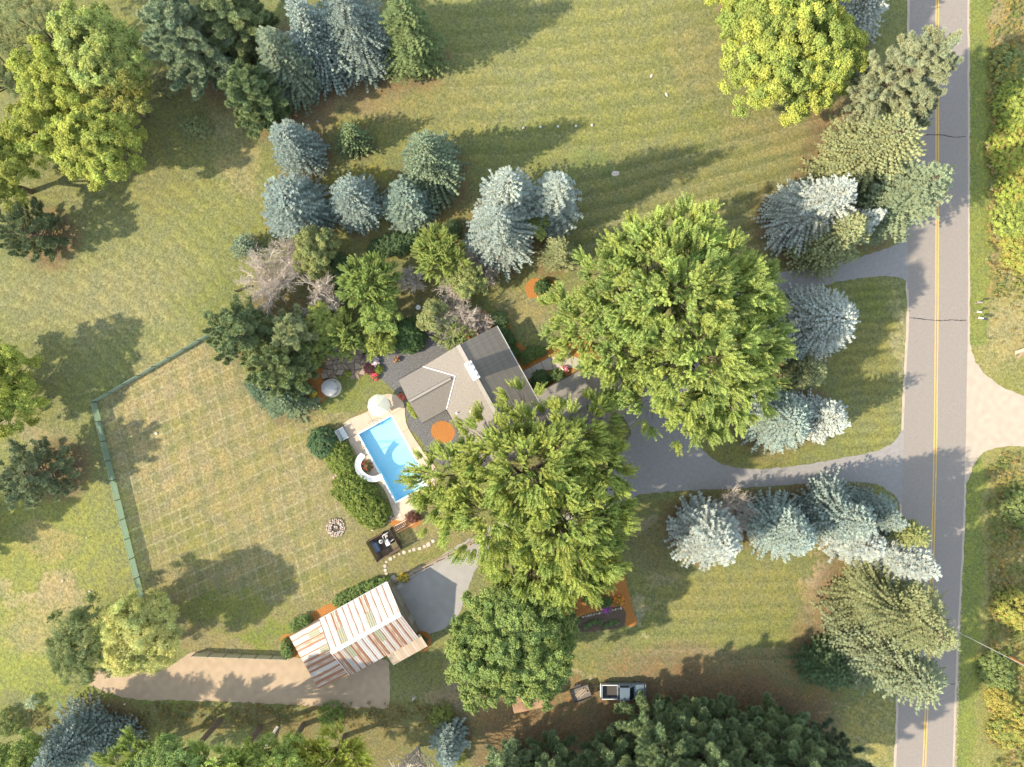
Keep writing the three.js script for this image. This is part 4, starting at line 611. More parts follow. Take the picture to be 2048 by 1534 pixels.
// ================= house =================
const HO = at(917, 690, 5.4); HO.y = 0;
function roofSlab(pts, th) {                  // planar roof polygon (local xyz, seen from above), extruded downward along its normal
  const f = pts.map(p => new THREE.Vector2(p[0], p[2])); let P = pts;
  if (THREE.ShapeUtils.isClockWise(f)) { P = [...pts].reverse(); f.reverse(); }
  const tri = THREE.ShapeUtils.triangulateShape(f, []), v = P.map(p => V3(...p));
  const n = new THREE.Vector3().crossVectors(v[tri[0][1]].clone().sub(v[tri[0][0]]), v[tri[0][2]].clone().sub(v[tri[0][0]])).normalize(); if (n.y < 0) n.negate();
  const lo = v.map(q => q.clone().addScaledVector(n, -th)), o = [], uv = [];
  const q = (a, b, c) => { for (const e of [a, b, c]) { o.push(e.x, e.y, e.z); uv.push(e.x, e.z * 1.1); } };
  for (const t of tri) { q(v[t[0]], v[t[2]], v[t[1]]); q(lo[t[0]], lo[t[1]], lo[t[2]]); }
  for (let i = 0; i < v.length; i++) { const j = (i + 1) % v.length; q(v[i], v[j], lo[j]); q(v[i], lo[j], lo[i]); }
  const g = new THREE.BufferGeometry(); g.setAttribute('position', new THREE.Float32BufferAttribute(o, 3)); g.setAttribute('uv', new THREE.Float32BufferAttribute(uv, 2)); g.computeVertexNormals(); return g;
}
const shingleMat = surf([0.222, 0.208, 0.192], { amp: 0.2, f1: 10, f2: 70, tile: 4, bump: 0.02, bt: 1.5, speck: 0.10, speckCol: [0.34, 0.31, 0.29] });
const courseMats = [[0.228, 0.21, 0.188], [0.24, 0.222, 0.198], [0.215, 0.20, 0.182]].map(c => surf(c, { amp: 0.22, f1: 9, f2: 60, tile: 3, bump: 0.015, bt: 1.2, speck: 0.08, speckCol: [0.12, 0.11, 0.09] }));
const sidingMat = surf([0.38, 0.34, 0.28], { amp: 0.08, tile: 4, bump: 0.01 });
const whiteTrim = std([0.72, 0.72, 0.70], 0.5), whiteMetal = std([0.76, 0.77, 0.78], 0.4, { metalness: 0.1 });
const darkTrim = std([0.055, 0.05, 0.048], 0.6), glassMat = new THREE.MeshPhysicalMaterial({ color: 0x223038, roughness: 0.05, metalness: 0.2 });
const concretePale = surf([0.42, 0.40, 0.36], { amp: 0.10, tile: 3, bump: 0.006 });
{
  const H = thing('house', 'grey shingled ranch house with a cross wing and white chimney, left of the big maples', 'house', HO, TURN);
  const ez = 15, eE = 5.0, eW = -5.1, eh = 3.0, rh = 5.4, wz = 5.9, wx = -8.5, wr = eh + (rh - eh) * (wz / 2) / 5.1, xa = eW + wz / 2;
  const wallG = [box(9.4, 2.9, ez - 0.8, -0.05, 1.45, ez / 2), box(3.6, 2.9, wz - 0.8, -6.55, 1.45, wz / 2)];
  const tri = (pts) => roofSlab(pts, 0.1);
  // gable infill at both ends of the main roof and the wing
  const gab = (z) => { const s = new THREE.Shape([new THREE.Vector2(-4.75, 2.85), new THREE.Vector2(4.65, 2.85), new THREE.Vector2(0, 5.08)]); const g = new THREE.ExtrudeGeometry(s, { depth: 0.2, bevelEnabled: false }); g.translate(0, 0, z); return g; };
  const wgab = () => { const s = new THREE.Shape([new THREE.Vector2(-2.55, 2.85), new THREE.Vector2(2.55, 2.85), new THREE.Vector2(0, 4.05)]); const g = new THREE.ExtrudeGeometry(s, { depth: 0.2, bevelEnabled: false }); g.rotateY(Math.PI / 2); g.translate(-8.34, 0, wz / 2); return g; };
  mesh(wallG[0], sidingMat, 'wall', H); mesh(wallG[1], sidingMat, 'wing_wall', H); mesh(gab(0.42), sidingMat, 'gable', H); mesh(gab(ez - 0.62), sidingMat, 'gable', H); mesh(wgab(), sidingMat, 'gable', H);
  const west = mesh(roofSlab([[0, rh, 0], [0, rh, ez], [eW, eh, ez], [eW, eh, wz], [xa, wr, wz / 2], [eW, eh, 0]], 0.14), shingleMat, 'roof', H); west.userData.label = 'light grey west slope';
  mesh(roofSlab([[xa, wr, wz / 2], [eW, eh, 0], [wx, eh, 0], [wx, wr, wz / 2]], 0.14), shingleMat, 'wing_roof', H);
  mesh(roofSlab([[xa, wr, wz / 2], [eW, eh, wz], [wx, eh, wz], [wx, wr, wz / 2]], 0.14), shingleMat, 'wing_roof', H);
  const east = mesh(roofSlab([[0.02, rh - 0.05, 0.02], [0.02, rh - 0.05, ez], [eE - 0.05, eh - 0.04, ez], [eE - 0.05, eh - 0.04, 0.02]], 0.12), courseMats[0], 'east_roof', H); east.userData.label = 'east slope with visible shingle courses';
  const nC = 17, sl = Math.atan2(rh - eh, eE), run = Math.hypot(rh - eh, eE);
  const cg = new THREE.BoxGeometry(run / nC + 0.05, 0.035, ez - 0.02); { const U = cg.attributes.uv, P = cg.attributes.position; for (let i = 0; i < P.count; i++) U.setXY(i, P.getX(i), P.getZ(i)); }
  srand(5); for (let i = 0; i < nC; i++) { const t = (i + 0.5) / nC; const m = mesh(cg, courseMats[i % 3], 'shingle_course', east); m.position.set(eE * t, rh - (rh - eh) * t + 0.035, ez / 2); m.rotation.z = -sl + 0.085; }
  // ridge caps, vent, flashings, gutters
  mesh(box(0.48, 0.05, ez, -0.06, rh + 0.09, ez / 2, 0, 0, 0.1), surf([0.33, 0.315, 0.30], { amp: 0.1 }), 'ridge_cap', H);
  mesh([box(5.6, 0.10, 0.34, -5.55, wr + 0.06, wz / 2), box(5.6, 0.03, 0.40, -5.55, wr + 0.012, wz / 2)], surf([0.29, 0.275, 0.26], { amp: 0.1 }), 'ridge_vent', H);
  for (const s of [-1, 1]) mesh(box(5.62, 0.035, 0.05, -5.55, wr + 0.105, wz / 2 + s * 0.17), darkTrim, 'vent_slot', H);
  for (const z of [0, wz]) { const a = V3(xa, wr + 0.03, wz / 2), b = V3(eW, eh + 0.03, z); mesh(bar(a, b, 0.07, 0.07, 4), whiteMetal, 'valley_flashing', H); }
  mesh(box(0.14, 0.13, ez - 0.1, eE + 0.08, eh - 0.06, ez / 2), whiteTrim, 'gutter', H);
  mesh(box(0.13, 0.13, ez - wz - 0.1, eW - 0.08, eh - 0.06, (ez + wz) / 2), darkTrim, 'gutter', H);
  mesh(box(-(wx - eW) - 0.1, 0.13, 0.13, (wx + eW) / 2, eh - 0.06, wz + 0.08), darkTrim, 'gutter', H);
  mesh(box(-(wx - eW) - 0.1, 0.13, 0.13, (wx + eW) / 2, eh - 0.06, -0.08), darkTrim, 'gutter', H);
  for (const [x, z] of [[-4.2, 6.9], [-2.6, 7.5], [-3.1, 9.2]]) { const y = rh + x * -(rh - eh) / eW * -1; const yy = rh - (rh - eh) * (-x / 5.1); mesh([cyl(0.07, 0.07, 0.5, 10, x, yy - 0.08, z), cyl(0.13, 0.16, 0.05, 10, x, yy - 0.02, z)], whiteMetal, 'vent_pipe', H); }
  // chimney
  const ch = mesh(rbox(0.8, 2.9, 2.15, 0.03, 0.02, 5.6, 3.5), surf([0.66, 0.65, 0.63], { amp: 0.06, bump: 0.01 }), 'chimney', H);
  mesh(rbox(0.92, 0.12, 2.27, 0.03, 0.02, 7.1, 3.5), whiteMetal, 'cap', ch);
  for (const z of [2.75, 3.45, 4.15]) { mesh([cyl(0.17, 0.17, 0.42, 12, 0.02, 7.16, z), cyl(0.24, 0.24, 0.05, 12, 0.02, 7.58, z)], z === 2.75 ? std([0.35, 0.36, 0.38], 0.4) : whiteMetal, 'flue', ch); }
  // openings on the walls
  for (const z of [2, 5, 11.5]) { const w = mesh(box(0.06, 1.3, 1.5, 4.68, 1.7, z), whiteTrim, 'window', H); mesh(box(0.03, 1.1, 1.3, 4.715, 1.7, z), glassMat, 'pane', w); }
  { const d = mesh(box(0.06, 2.1, 1.0, 4.68, 1.06, 7.6), std([0.25, 0.09, 0.06], 0.5), 'door', H); mesh(bar(V3(4.74, 1.05, 7.95), V3(4.80, 1.05, 7.95), 0.03), whiteMetal, 'handle', d); }
  for (const z of [1.6, 4.3]) { const w = mesh(box(0.06, 1.2, 1.4, -8.37, 1.6, z), whiteTrim, 'window', H); mesh(box(0.03, 1.0, 1.2, -8.405, 1.6, z), glassMat, 'pane', w); }
  for (const x of [-6.6]) { const w = mesh(box(1.8, 2.0, 0.06, x, 1.05, wz - 0.38), whiteTrim, 'patio_door', H); mesh(box(1.6, 1.8, 0.03, x, 1.05, wz - 0.345), glassMat, 'pane', w); }
}
{
  const Gp = thing('garage', 'grey shingled garage joined to the house, half under the big maples', 'garage', loc(HO, 5.1, 9.6), TURN);
  const L = 6.1, D = 7.6, eh = 2.75, rh = 4.5;
  mesh(box(L - 0.5, 2.65, D - 0.7, L / 2 - 0.2, 1.33, D / 2), sidingMat, 'wall', Gp);
  const s = new THREE.Shape([new THREE.Vector2(-3.4, 2.6), new THREE.Vector2(3.4, 2.6), new THREE.Vector2(0, 4.2)]); const gg = new THREE.ExtrudeGeometry(s, { depth: 0.2, bevelEnabled: false }); gg.rotateY(Math.PI / 2); gg.translate(L - 0.68, 0, D / 2); mesh(gg, sidingMat, 'gable', Gp);
  for (const z of [0, D]) mesh(roofSlab([[0.1, eh, z], [L, eh, z], [L, rh, D / 2], [0.1, rh, D / 2]], 0.13), shingleMat, 'roof', Gp);
  mesh(box(L - 0.2, 0.05, 0.4, L / 2, rh + 0.02, D / 2), shingleMat, 'ridge_cap', Gp);
  mesh(box(L - 0.2, 0.12, 0.12, L / 2, eh - 0.07, -0.07), darkTrim, 'gutter', Gp);
  const d = mesh(box(0.06, 2.1, 4.8, L - 0.43, 1.06, D / 2), whiteTrim, 'garage_door', Gp);
  for (let i = 0; i < 4; i++) mesh(box(0.03, 0.46, 4.6, L - 0.395, 0.30 + i * 0.52, D / 2), std([0.66, 0.66, 0.63], 0.6), 'door_panel', d);
}
// concrete apron in front of the garage and the front walk, slab by slab
function slabs(name, label, cells, mat, y0, y1) {
  const g = new THREE.Group(); addTop(g, name, label, undefined, undefined, 'structure');
  cells.forEach((c, i) => mesh((() => { const q = slabGeo(c, y0, y1); const P = q.attributes.position, U = q.attributes.uv; for (let k = 0; k < P.count; k++) U.setXY(k, P.getX(k), P.getZ(k)); return q; })(), Array.isArray(mat) ? mat[i % mat.length] : mat, 'slab', g)); return g;
}
const px2 = a => a.map(p => at(p[0], p[1]));
slabs('garage_apron', 'brownish concrete apron in front of the garage', [[[11.0, 9.9], [13.6, 9.9], [13.6, 13.3], [11.0, 13.3]], [[13.64, 9.9], [16.3, 9.9], [16.3, 13.3], [13.64, 13.3]], [[11.0, 13.34], [13.6, 13.34], [13.6, 17.0], [11.0, 17.0]], [[13.64, 13.34], [16.3, 13.34], [16.3, 17.0], [13.64, 17.0]]].map(c => c.map(([x, z]) => loc(HO, x, z))), surf([0.33, 0.285, 0.235], { amp: 0.1, tile: 5 }), 0.0, 0.05);
slabs('front_walk', 'pale concrete front walk between house and garage', [[[1040, 745], [1060, 735], [1070, 748], [1053, 762]], [[1061, 734.5], [1081, 724], [1089, 741], [1071, 747.5]], [[1082, 723.5], [1101, 714], [1106, 739], [1090, 740.5]], [[1102, 713.5], [1124, 711], [1126, 736], [1107, 738.5]], [[1125, 711], [1148, 712], [1141, 735], [1127, 736]], [[1149, 712.5], [1168, 722], [1160, 739], [1142, 735.5]], [[1169, 722.5], [1188, 735], [1176, 748], [1161, 739.5]]].map(px2), walkMat, 0.0, 0.055);
// ================= pool, deck and their furniture =================
const toLocal = w => { const dx = w.x - poolO.x, dz = w.z - poolO.z; return [dx * AX.x + dz * AX.z, dx * AZ.x + dz * AZ.z]; };
function clip(poly, ax, v, keepLess) { const out = []; for (let i = 0; i < poly.length; i++) { const a = poly[i], b = poly[(i + 1) % poly.length], ia = keepLess ? a[ax] <= v : a[ax] >= v, ib = keepLess ? b[ax] <= v : b[ax] >= v; if (ia) out.push(a); if (ia !== ib) { const t = (v - a[ax]) / (b[ax] - a[ax]); out.push([a[0] + (b[0] - a[0]) * t, a[1] + (b[1] - a[1]) * t]); } } return out; }
{
  const deckPx = [[688, 847], [742, 818], [750, 798], [772, 788], [795, 791], [808, 808], [811, 835], [814, 850], [848, 905], [882, 955], [866, 975], [840, 998], [834, 1020], [796, 1043], [786, 1024], [772, 985], [752, 960], [718, 938], [706, 905], [695, 872]];
  const P = smoothPts(deckPx, 0, true, 0.8).map(toLocal), cells = [], e = 0.12, gp = 0.012;
  const xs = [-4, -2.1, -e, 2.35, poolW + e, 6.9, 9.5], zs = [-8, -4.7, -2.3, -e, 2.45, 4.9, 7.4, poolL + e, 11.6, 14];
  for (let i = 0; i + 1 < xs.length; i++) for (let j = 0; j + 1 < zs.length; j++) {
    if (i >= 2 && i < 4 && j >= 3 && j < 7) continue;
    let q = clip(clip(clip(clip(P, 0, xs[i] + gp, false), 0, xs[i + 1] - gp, true), 1, zs[j] + gp, false), 1, zs[j + 1] - gp, true);
    if (q.length < 3) continue; let A = 0; for (let k = 0; k < q.length; k++) { const a = q[k], b = q[(k + 1) % q.length]; A += a[0] * b[1] - b[0] * a[1]; } if (Math.abs(A) < 0.12) continue;
    q = q.filter((a, k) => { const b = q[(k + 1) % q.length]; return Math.hypot(a[0] - b[0], a[1] - b[1]) > 0.03; });
    if (q.length >= 3) cells.push(q.map(([x, z]) => loc(poolO, x, z)));
  }
  slabs('pool_deck', 'beige concrete pool deck', cells, deckMat, -0.02, 0.06);
  const pool = thing('swimming_pool', 'rectangular blue swimming pool with white coping', 'pool', poolO, TURN);
  const liner = new THREE.MeshStandardMaterial({ roughness: 0.7, map: reps(colorTex(512, 512, (u, v, c) => { const k = 1 + 0.10 * tn(n2, u, v, 22) + 0.10 * Math.max(0, Math.sin(u * 40 * 3.1416 * 1 + 2 * tn(n2b, u, v, 14)) * Math.sin(v * 40 * 3.1416 + 2 * tn(n2, u, v, 14))); c[0] = 0.36 * k; c[1] = 0.67 * k; c[2] = 0.83 * k; }), 4) });
  const W = poolW, L = poolL, s0 = -0.85, s1 = -1.5;
  const prof = [[0, s0], [4.2, s0 - 0.1], [6.2, s1], [L, s1]];
  const fl = []; const uv = []; for (let i = 0; i + 1 < prof.length; i++) { const [z0, y0] = prof[i], [z1, y1] = prof[i + 1]; fl.push(0, y0, z0, 0, y1, z1, W, y1, z1, 0, y0, z0, W, y1, z1, W, y0, z0); uv.push(0, z0, 0, z1, W, z1, 0, z0, W, z1, W, z0); }
  const fg = rawGeo(fl); fg.setAttribute('uv', new THREE.Float32BufferAttribute(uv, 2)); mesh(fg, liner, 'floor', pool);
  mesh([box(0.1, 2.05, L + 0.2, -0.05, -1.02, L / 2), box(0.1, 2.05, L + 0.2, W + 0.05, -1.02, L / 2), box(W, 2.05, 0.1, W / 2, -1.02, -0.05), box(W, 2.05, 0.1, W / 2, -1.02, L + 0.05)].map(g => { const P = g.attributes.position, U = g.attributes.uv; for (let i = 0; i < P.count; i++) U.setXY(i, P.getX(i) + P.getZ(i), P.getY(i)); return g; }), liner, 'basin_wall', pool).userData.kind = 'stuff';
  const cop = std([0.78, 0.80, 0.80], 0.4);
  for (const b of [[0.2, L + 0.3, -0.06, L / 2], [0.2, L + 0.3, W + 0.06, L / 2]]) mesh(rbox(b[0], 0.09, b[1], 0.03, b[2], 0.035, b[3]), cop, 'coping', pool);
  for (const z of [-0.06, L + 0.06]) mesh(rbox(W - 0.09, 0.09, 0.2, 0.03, W / 2, 0.034, z), cop, 'coping', pool);
  const wg = new THREE.PlaneGeometry(W - 0.002, L - 0.002, 60, 120); wg.rotateX(-Math.PI / 2); wg.translate(W / 2, -0.13, L / 2); { const P = wg.attributes.position; for (let i = 0; i < P.count; i++) P.setY(i, -0.13 + 0.006 * n2(P.getX(i) * 2.2, P.getZ(i) * 2.2) + 0.003 * n2b(P.getX(i) * 5, P.getZ(i) * 5)); wg.computeVertexNormals(); }
  mesh(wg, new THREE.MeshPhysicalMaterial({ color: new THREE.Color().setRGB(0.86, 0.96, 1.0), transmission: 1, thickness: 0, roughness: 0.03, ior: 1.33 }), 'water', pool);
  for (let i = 0; i < 3; i++) mesh(rbox(1.4 - i * 0.3, 0.28, 1.4 - i * 0.3, 0.04, W - (1.4 - i * 0.3) / 2 - 0.02, -1.1 + i * 0.3, L - (1.4 - i * 0.3) / 2 - 0.02), std([0.75, 0.78, 0.8], 0.5), 'corner_step', pool);
  const chrome = std([0.6, 0.55, 0.5], 0.25, { metalness: 0.9 });
  const lad = thing('pool_ladder', 'bent chrome handrails at the shallow end of the pool', 'ladder', loc(poolO, 1.9, 0), TURN);
  for (const x of [0, 0.55]) mesh(new THREE.TubeGeometry(new THREE.CatmullRomCurve3([V3(x, -0.9, 0.12), V3(x, 0.3, 0.12), V3(x, 0.75, -0.05), V3(x, 0.78, -0.45), V3(x, 0.4, -0.68), V3(x, 0.05, -0.7)]), 24, 0.03, 6), chrome, 'rail', lad);
  for (let i = 0; i < 3; i++) mesh(box(0.5, 0.04, 0.1, 0.275, -0.3 - i * 0.25, 0.12), chrome, 'tread', lad);
  // slide
  const sl = thing('pool_slide', 'curved white water slide on the left side of the pool', 'slide', V3(0, 0, 0));
  const pts = [[727, 909, 1.75], [720, 917, 1.65], [716.5, 928, 1.45], [719, 941, 1.2], [727, 950, 0.95], [739, 956.5, 0.72], [753, 957, 0.52], [765, 952, 0.38]].map(p => at(p[0], p[1], p[2]));
  const cv = new THREE.CatmullRomCurve3(pts), N = 40, sec = []; for (let a = -1; a <= 1.001; a += 0.2) sec.push([a * 0.36, 0.26 * Math.pow(Math.abs(a), 2.6)]);
  const full = [...sec, ...[...sec].reverse().map(([x, y]) => [x * 1.07, y - 0.045])], v = [], idx = [];
  for (let i = 0; i <= N; i++) { const p = cv.getPoint(i / N), t = cv.getTangent(i / N); const s = V3(-t.z, 0, t.x).normalize(), u = new THREE.Vector3().crossVectors(s, t).normalize(); if (u.y < 0) u.negate(); for (const [x, y] of full) { const q = p.clone().addScaledVector(s, x).addScaledVector(u, y); v.push(q.x, q.y, q.z); } }
  const m = full.length; for (let i = 0; i < N; i++) for (let j = 0; j < m; j++) { const a = i * m + j, b = i * m + (j + 1) % m, c = a + m, d = b + m; idx.push(a, c, b, b, c, d); }
  const sg = new THREE.BufferGeometry(); sg.setAttribute('position', new THREE.Float32BufferAttribute(v, 3)); sg.setIndex(idx); sg.computeVertexNormals(); mesh(sg, std([0.82, 0.82, 0.83], 0.3, { side: THREE.DoubleSide }), 'flume', sl);
  for (const k of [0.1, 0.35, 0.62, 0.85]) { const p = cv.getPoint(k); mesh(cyl(0.04, 0.05, p.y, 8, p.x, 0.05, p.z), std([0.7, 0.7, 0.72], 0.4), 'support_post', sl); }
  const top = pts[0], back = top.clone().add(AX.clone().multiplyScalar(0.2)).add(AZ.clone().multiplyScalar(-0.85));
  for (const s of [-0.25, 0.25]) mesh(bar(V3(top.x + AX.x * s, top.y + 0.6, top.z + AX.z * s), V3(back.x + AX.x * s, 0.06, back.z + AX.z * s), 0.025), chrome, 'ladder_rail', sl);
  for (let i = 0; i < 5; i++) { const q = back.clone().lerp(top, i / 5); mesh(bar(V3(q.x - AX.x * 0.25, 0.2 + i * 0.32, q.z - AX.z * 0.25), V3(q.x + AX.x * 0.25, 0.2 + i * 0.32, q.z + AX.z * 0.25), 0.03), chrome, 'ladder_step', sl); }
}
shrub({ m: [[735, 931, 0.62, 0.62, 0.35]], c: [0.10, 0.13, 0.04], c2: [0.35, 0.07, 0.06], label: 'round flower bed with red blooms inside the curve of the slide', sd: 300, size: 0.26, name: 'flower_bed', cat: 'flowers', stems: false });
function umbrella(name, label, px, py, h, R, rise, cols, turn, tilt = 0) {
  const u = thing(name, label, name.includes('tent') ? 'tent' : 'umbrella', at(px, py, h).setY(0.06), turn);
  const ms = cols.map(c => new THREE.MeshPhysicalMaterial({ color: new THREE.Color().setRGB(...c), roughness: 0.9, transmission: 0.25, thickness: 0, side: THREE.DoubleSide }));
  for (let i = 0; i < 8; i++) {
    const a0 = i / 8 * 6.2832, a1 = (i + 1) / 8 * 6.2832, o = [], K = 6; const pt = (t, a, s) => { const sag = 0.10 * Math.sin(Math.PI * s) * t * R * 0.6; const x = Math.cos(a) * R * t, z = Math.sin(a) * R * t; return [x * (1 - 0.04 * Math.sin(Math.PI * s)), h - rise * Math.pow(t, 1.25) - sag * 0.5, z * (1 - 0.04 * Math.sin(Math.PI * s))]; };
    for (let k = 0; k < K; k++) for (let j = 0; j < 3; j++) { const s0 = j / 3, s1 = (j + 1) / 3, t0 = k / K, t1 = (k + 1) / K, A = s => a0 + (a1 - a0) * s; const p = pt(t0, A(s0), s0), q = pt(t1, A(s0), s0), r = pt(t1, A(s1), s1), w = pt(t0, A(s1), s1); o.push(...p, ...r, ...q, ...p, ...w, ...r); }
    mesh(rawGeo(o), ms[i % ms.length], 'canopy_panel', u);
    mesh(bar(V3(0, h - 0.03, 0), V3(Math.cos(a0) * R, h - rise - 0.03, Math.sin(a0) * R), 0.012, 0.012, 4), std([0.5, 0.47, 0.42], 0.6), 'rib', u);
  }
  mesh(cyl(0.025, 0.025, h, 8), std([0.6, 0.58, 0.55], 0.5), 'pole', u); mesh(new THREE.SphereGeometry(0.06, 10, 8).translate(0, h + 0.04, 0), std([0.6, 0.62, 0.58], 0.5), 'finial', u);
  return u;
}
umbrella('patio_umbrella', 'pale green octagonal patio umbrella at the corner of the pool deck', 756, 811, 2.5, 1.38, 0.5, [[0.60, 0.64, 0.56], [0.64, 0.67, 0.60], [0.57, 0.61, 0.54]], 0.2);
{ const u = umbrella('garden_tent', 'round greyish white canopy tent at the lawn edge below the patio', 655, 776, 2.2, 1.0, 0.75, [[0.56, 0.58, 0.60], [0.60, 0.61, 0.62]], 0.4); const g = new THREE.CylinderGeometry(1.12, 1.2, 0.16, 28); g.translate(0, 0.03, 0); mesh(g, surf([0.62, 0.58, 0.52], { amp: 0.1 }), 'round_base', u); for (let i = 0; i < 6; i++) { const a = i * 0.9 + 0.9; mesh(box(0.85, 1.1, 0.02, Math.cos(a) * 0.92, 0.6, Math.sin(a) * 0.92, -a + Math.PI / 2), new THREE.MeshStandardMaterial({ color: 0xb9bcc0, roughness: 0.9 }), 'side_curtain', u); } }
{ const t = thing('patio_table', 'round glass topped table under the patio umbrella', 'table', at(757, 812).setY(0.06)); mesh(cyl(0.6, 0.6, 0.03, 24, 0, 0.7, 0), std([0.5, 0.55, 0.55], 0.2), 'tabletop', t); for (let i = 0; i < 4; i++) mesh(bar(V3(Math.cos(i * 1.57) * 0.45, 0.7, Math.sin(i * 1.57) * 0.45), V3(Math.cos(i * 1.57) * 0.5, 0, Math.sin(i * 1.57) * 0.5), 0.02), whiteMetal, 'leg', t); }
[[776, 820, 0.6, 'white patio chair right of the umbrella, lower'], [782, 812, 0.1, 'white patio chair right of the umbrella, upper']].forEach(q => { const c = thing('patio_chair', q[3], 'chair', at(q[0], q[1]).setY(0.06), q[2], 'white patio chairs'); const m = std([0.72, 0.68, 0.62], 0.5); mesh(rbox(0.45, 0.05, 0.45, 0.02, 0, 0.42, 0), m, 'seat', c); mesh(rbox(0.05, 0.5, 0.45, 0.02, 0.22, 0.68, 0), m, 'backrest', c); for (const x of [-0.18, 0.18]) for (const z of [-0.18, 0.18]) mesh(cyl(0.018, 0.018, 0.42, 6, x, 0, z), m, 'leg', c); });
{ // glider bench
  const b = thing('garden_bench', 'pale blue white slatted bench beside the round shrub at the pool', 'bench', at(689, 866).setY(0.06), TURN + Math.PI); const m = std([0.62, 0.67, 0.68], 0.5);
  for (let i = 0; i < 6; i++) mesh(rbox(0.10, 0.03, 1.55, 0.01, -0.25 + i * 0.115, 0.45 - i * 0.006, 0), m, 'seat_slat', b);
  for (let i = 0; i < 6; i++) mesh(rbox(0.03, 0.10, 1.55, 0.01, 0.42 + i * 0.05, 0.54 + i * 0.115, 0), m, 'back_slat', b);
  for (const z of [-0.72, 0.72]) { mesh(rbox(0.85, 0.06, 0.07, 0.02, 0.05, 0.66, z), m, 'armrest', b); for (const x of [-0.28, 0.36]) mesh(rbox(0.07, 0.66, 0.07, 0.02, x, 0.33, z), m, 'leg', b); }
}
// flagstone patio
{
  const g = new THREE.Group(); addTop(g, 'flagstone_patio', 'brown flagstone patio under the trees left of the flowers', undefined, undefined, 'structure');
  const cs = [[0.30, 0.235, 0.175], [0.26, 0.205, 0.155], [0.34, 0.275, 0.21], [0.23, 0.185, 0.145]].map(c => surf(c, { amp: 0.2, f1: 7, tile: 3, bump: 0.02 }));
  mesh(sheetGeo(smoothPts([[662, 712], [672, 700], [705, 692], [730, 702], [738, 725], [730, 748], [710, 757], [690, 750], [664, 756], [648, 762], [640, 752], [655, 735]], 0.05), 0.012), soilMat, 'joint_bed', g);
  srand(31); const poly = [[660, 712], [672, 699], [706, 691], [731, 702], [739, 725], [731, 749], [710, 757], [690, 750], [664, 757], [646, 762], [640, 752], [655, 735]];
  const J = (i, j) => { srand(i * 131 + j * 7 + 5); return [640 + i * 11 + (j % 2) * 5 + rr(-3.2, 3.2), 688 + j * 10 + rr(-3, 3)]; };
  for (let i = 0; i < 10; i++) for (let j = 0; j < 8; j++) { const q = [J(i, j), J(i + 1, j), J(i + 1, j + 1), J(i, j + 1)], cx = (q[0][0] + q[2][0]) / 2, cy = (q[0][1] + q[2][1]) / 2; if (!inPoly(poly, cx, cy)) continue; mesh(slabGeo(q.map(p => at(cx + (p[0] - cx) * 0.9, cy + (p[1] - cy) * 0.9)), 0, 0.05 + rnd() * 0.012, 0.015), cs[(i * 3 + j * 5) % 4], 'flagstone', g); }
}
{ // grill, cart, side table, bird bath
  const t = thing('barbecue_grill', 'stainless barbecue grill at the top of the patio', 'grill', at(696, 694), 0.05); const st = std([0.55, 0.55, 0.58], 0.3, { metalness: 0.8 });
  mesh(rbox(0.75, 0.55, 0.5, 0.03, 0, 0.6, 0), std([0.2, 0.2, 0.21], 0.4), 'cabinet', t); const lid = new THREE.CylinderGeometry(0.26, 0.26, 0.75, 14, 1, false, 0, Math.PI); lid.rotateZ(Math.PI / 2); lid.rotateX(-Math.PI / 2 + 1.57); lid.translate(0, 0.88, 0); mesh(lid, st, 'lid', t); mesh(rbox(0.3, 0.03, 0.45, 0.01, 0.55, 0.85, 0), st, 'side_shelf', t); mesh(rbox(0.3, 0.03, 0.45, 0.01, -0.55, 0.85, 0), std([0.12, 0.12, 0.13], 0.5), 'side_shelf', t); mesh(bar(V3(-0.3, 1.0, 0.28), V3(0.3, 1.0, 0.28), 0.02), st, 'handle', t); for (const x of [-0.32, 0.32]) for (const z of [-0.2, 0.2]) mesh(cyl(0.03, 0.03, 0.35, 6, x, 0, z), std([0.1, 0.1, 0.1], 0.5), 'leg', t);
  const k = thing('kettle_grill', 'small grey covered grill left of the stainless one', 'grill', at(672, 697), 0.2); mesh(new THREE.SphereGeometry(0.32, 18, 12).scale(1.2, 0.8, 1).translate(0, 0.72, 0), std([0.17, 0.22, 0.24], 0.5), 'bowl', k); for (let i = 0; i < 3; i++) mesh(bar(V3(Math.cos(i * 2.1) * 0.15, 0.55, Math.sin(i * 2.1) * 0.15), V3(Math.cos(i * 2.1) * 0.3, 0, Math.sin(i * 2.1) * 0.3), 0.02), std([0.2, 0.2, 0.2], 0.5), 'leg', k);
  const w = thing('wooden_table', 'weathered wooden table at the upper right of the patio', 'table', at(724, 694), -0.95); const wm = surf([0.33, 0.29, 0.24], { amp: 0.18 }); for (let i = 0; i < 5; i++) mesh(rbox(1.15, 0.04, 0.17, 0.01, 0, 0.74, -0.38 + i * 0.19), wm, 'board', w); for (const x of [-0.48, 0.48]) for (const z of [-0.32, 0.32]) mesh(box(0.08, 0.72, 0.08, x, 0.36, z), wm, 'leg', w);
  const b = thing('bird_bath', 'white round bird bath on the brown ground above the slate bed', 'bird bath', at(838, 616)); const pr = [[0, 0], [0.22, 0], [0.2, 0.06], [0.07, 0.12], [0.06, 0.6], [0.12, 0.66], [0.3, 0.74], [0.31, 0.78], [0.26, 0.76], [0, 0.70]].map(p => new THREE.Vector2(...p)); mesh(new THREE.LatheGeometry(pr, 20), std([0.62, 0.62, 0.60], 0.6), 'basin', b);
}
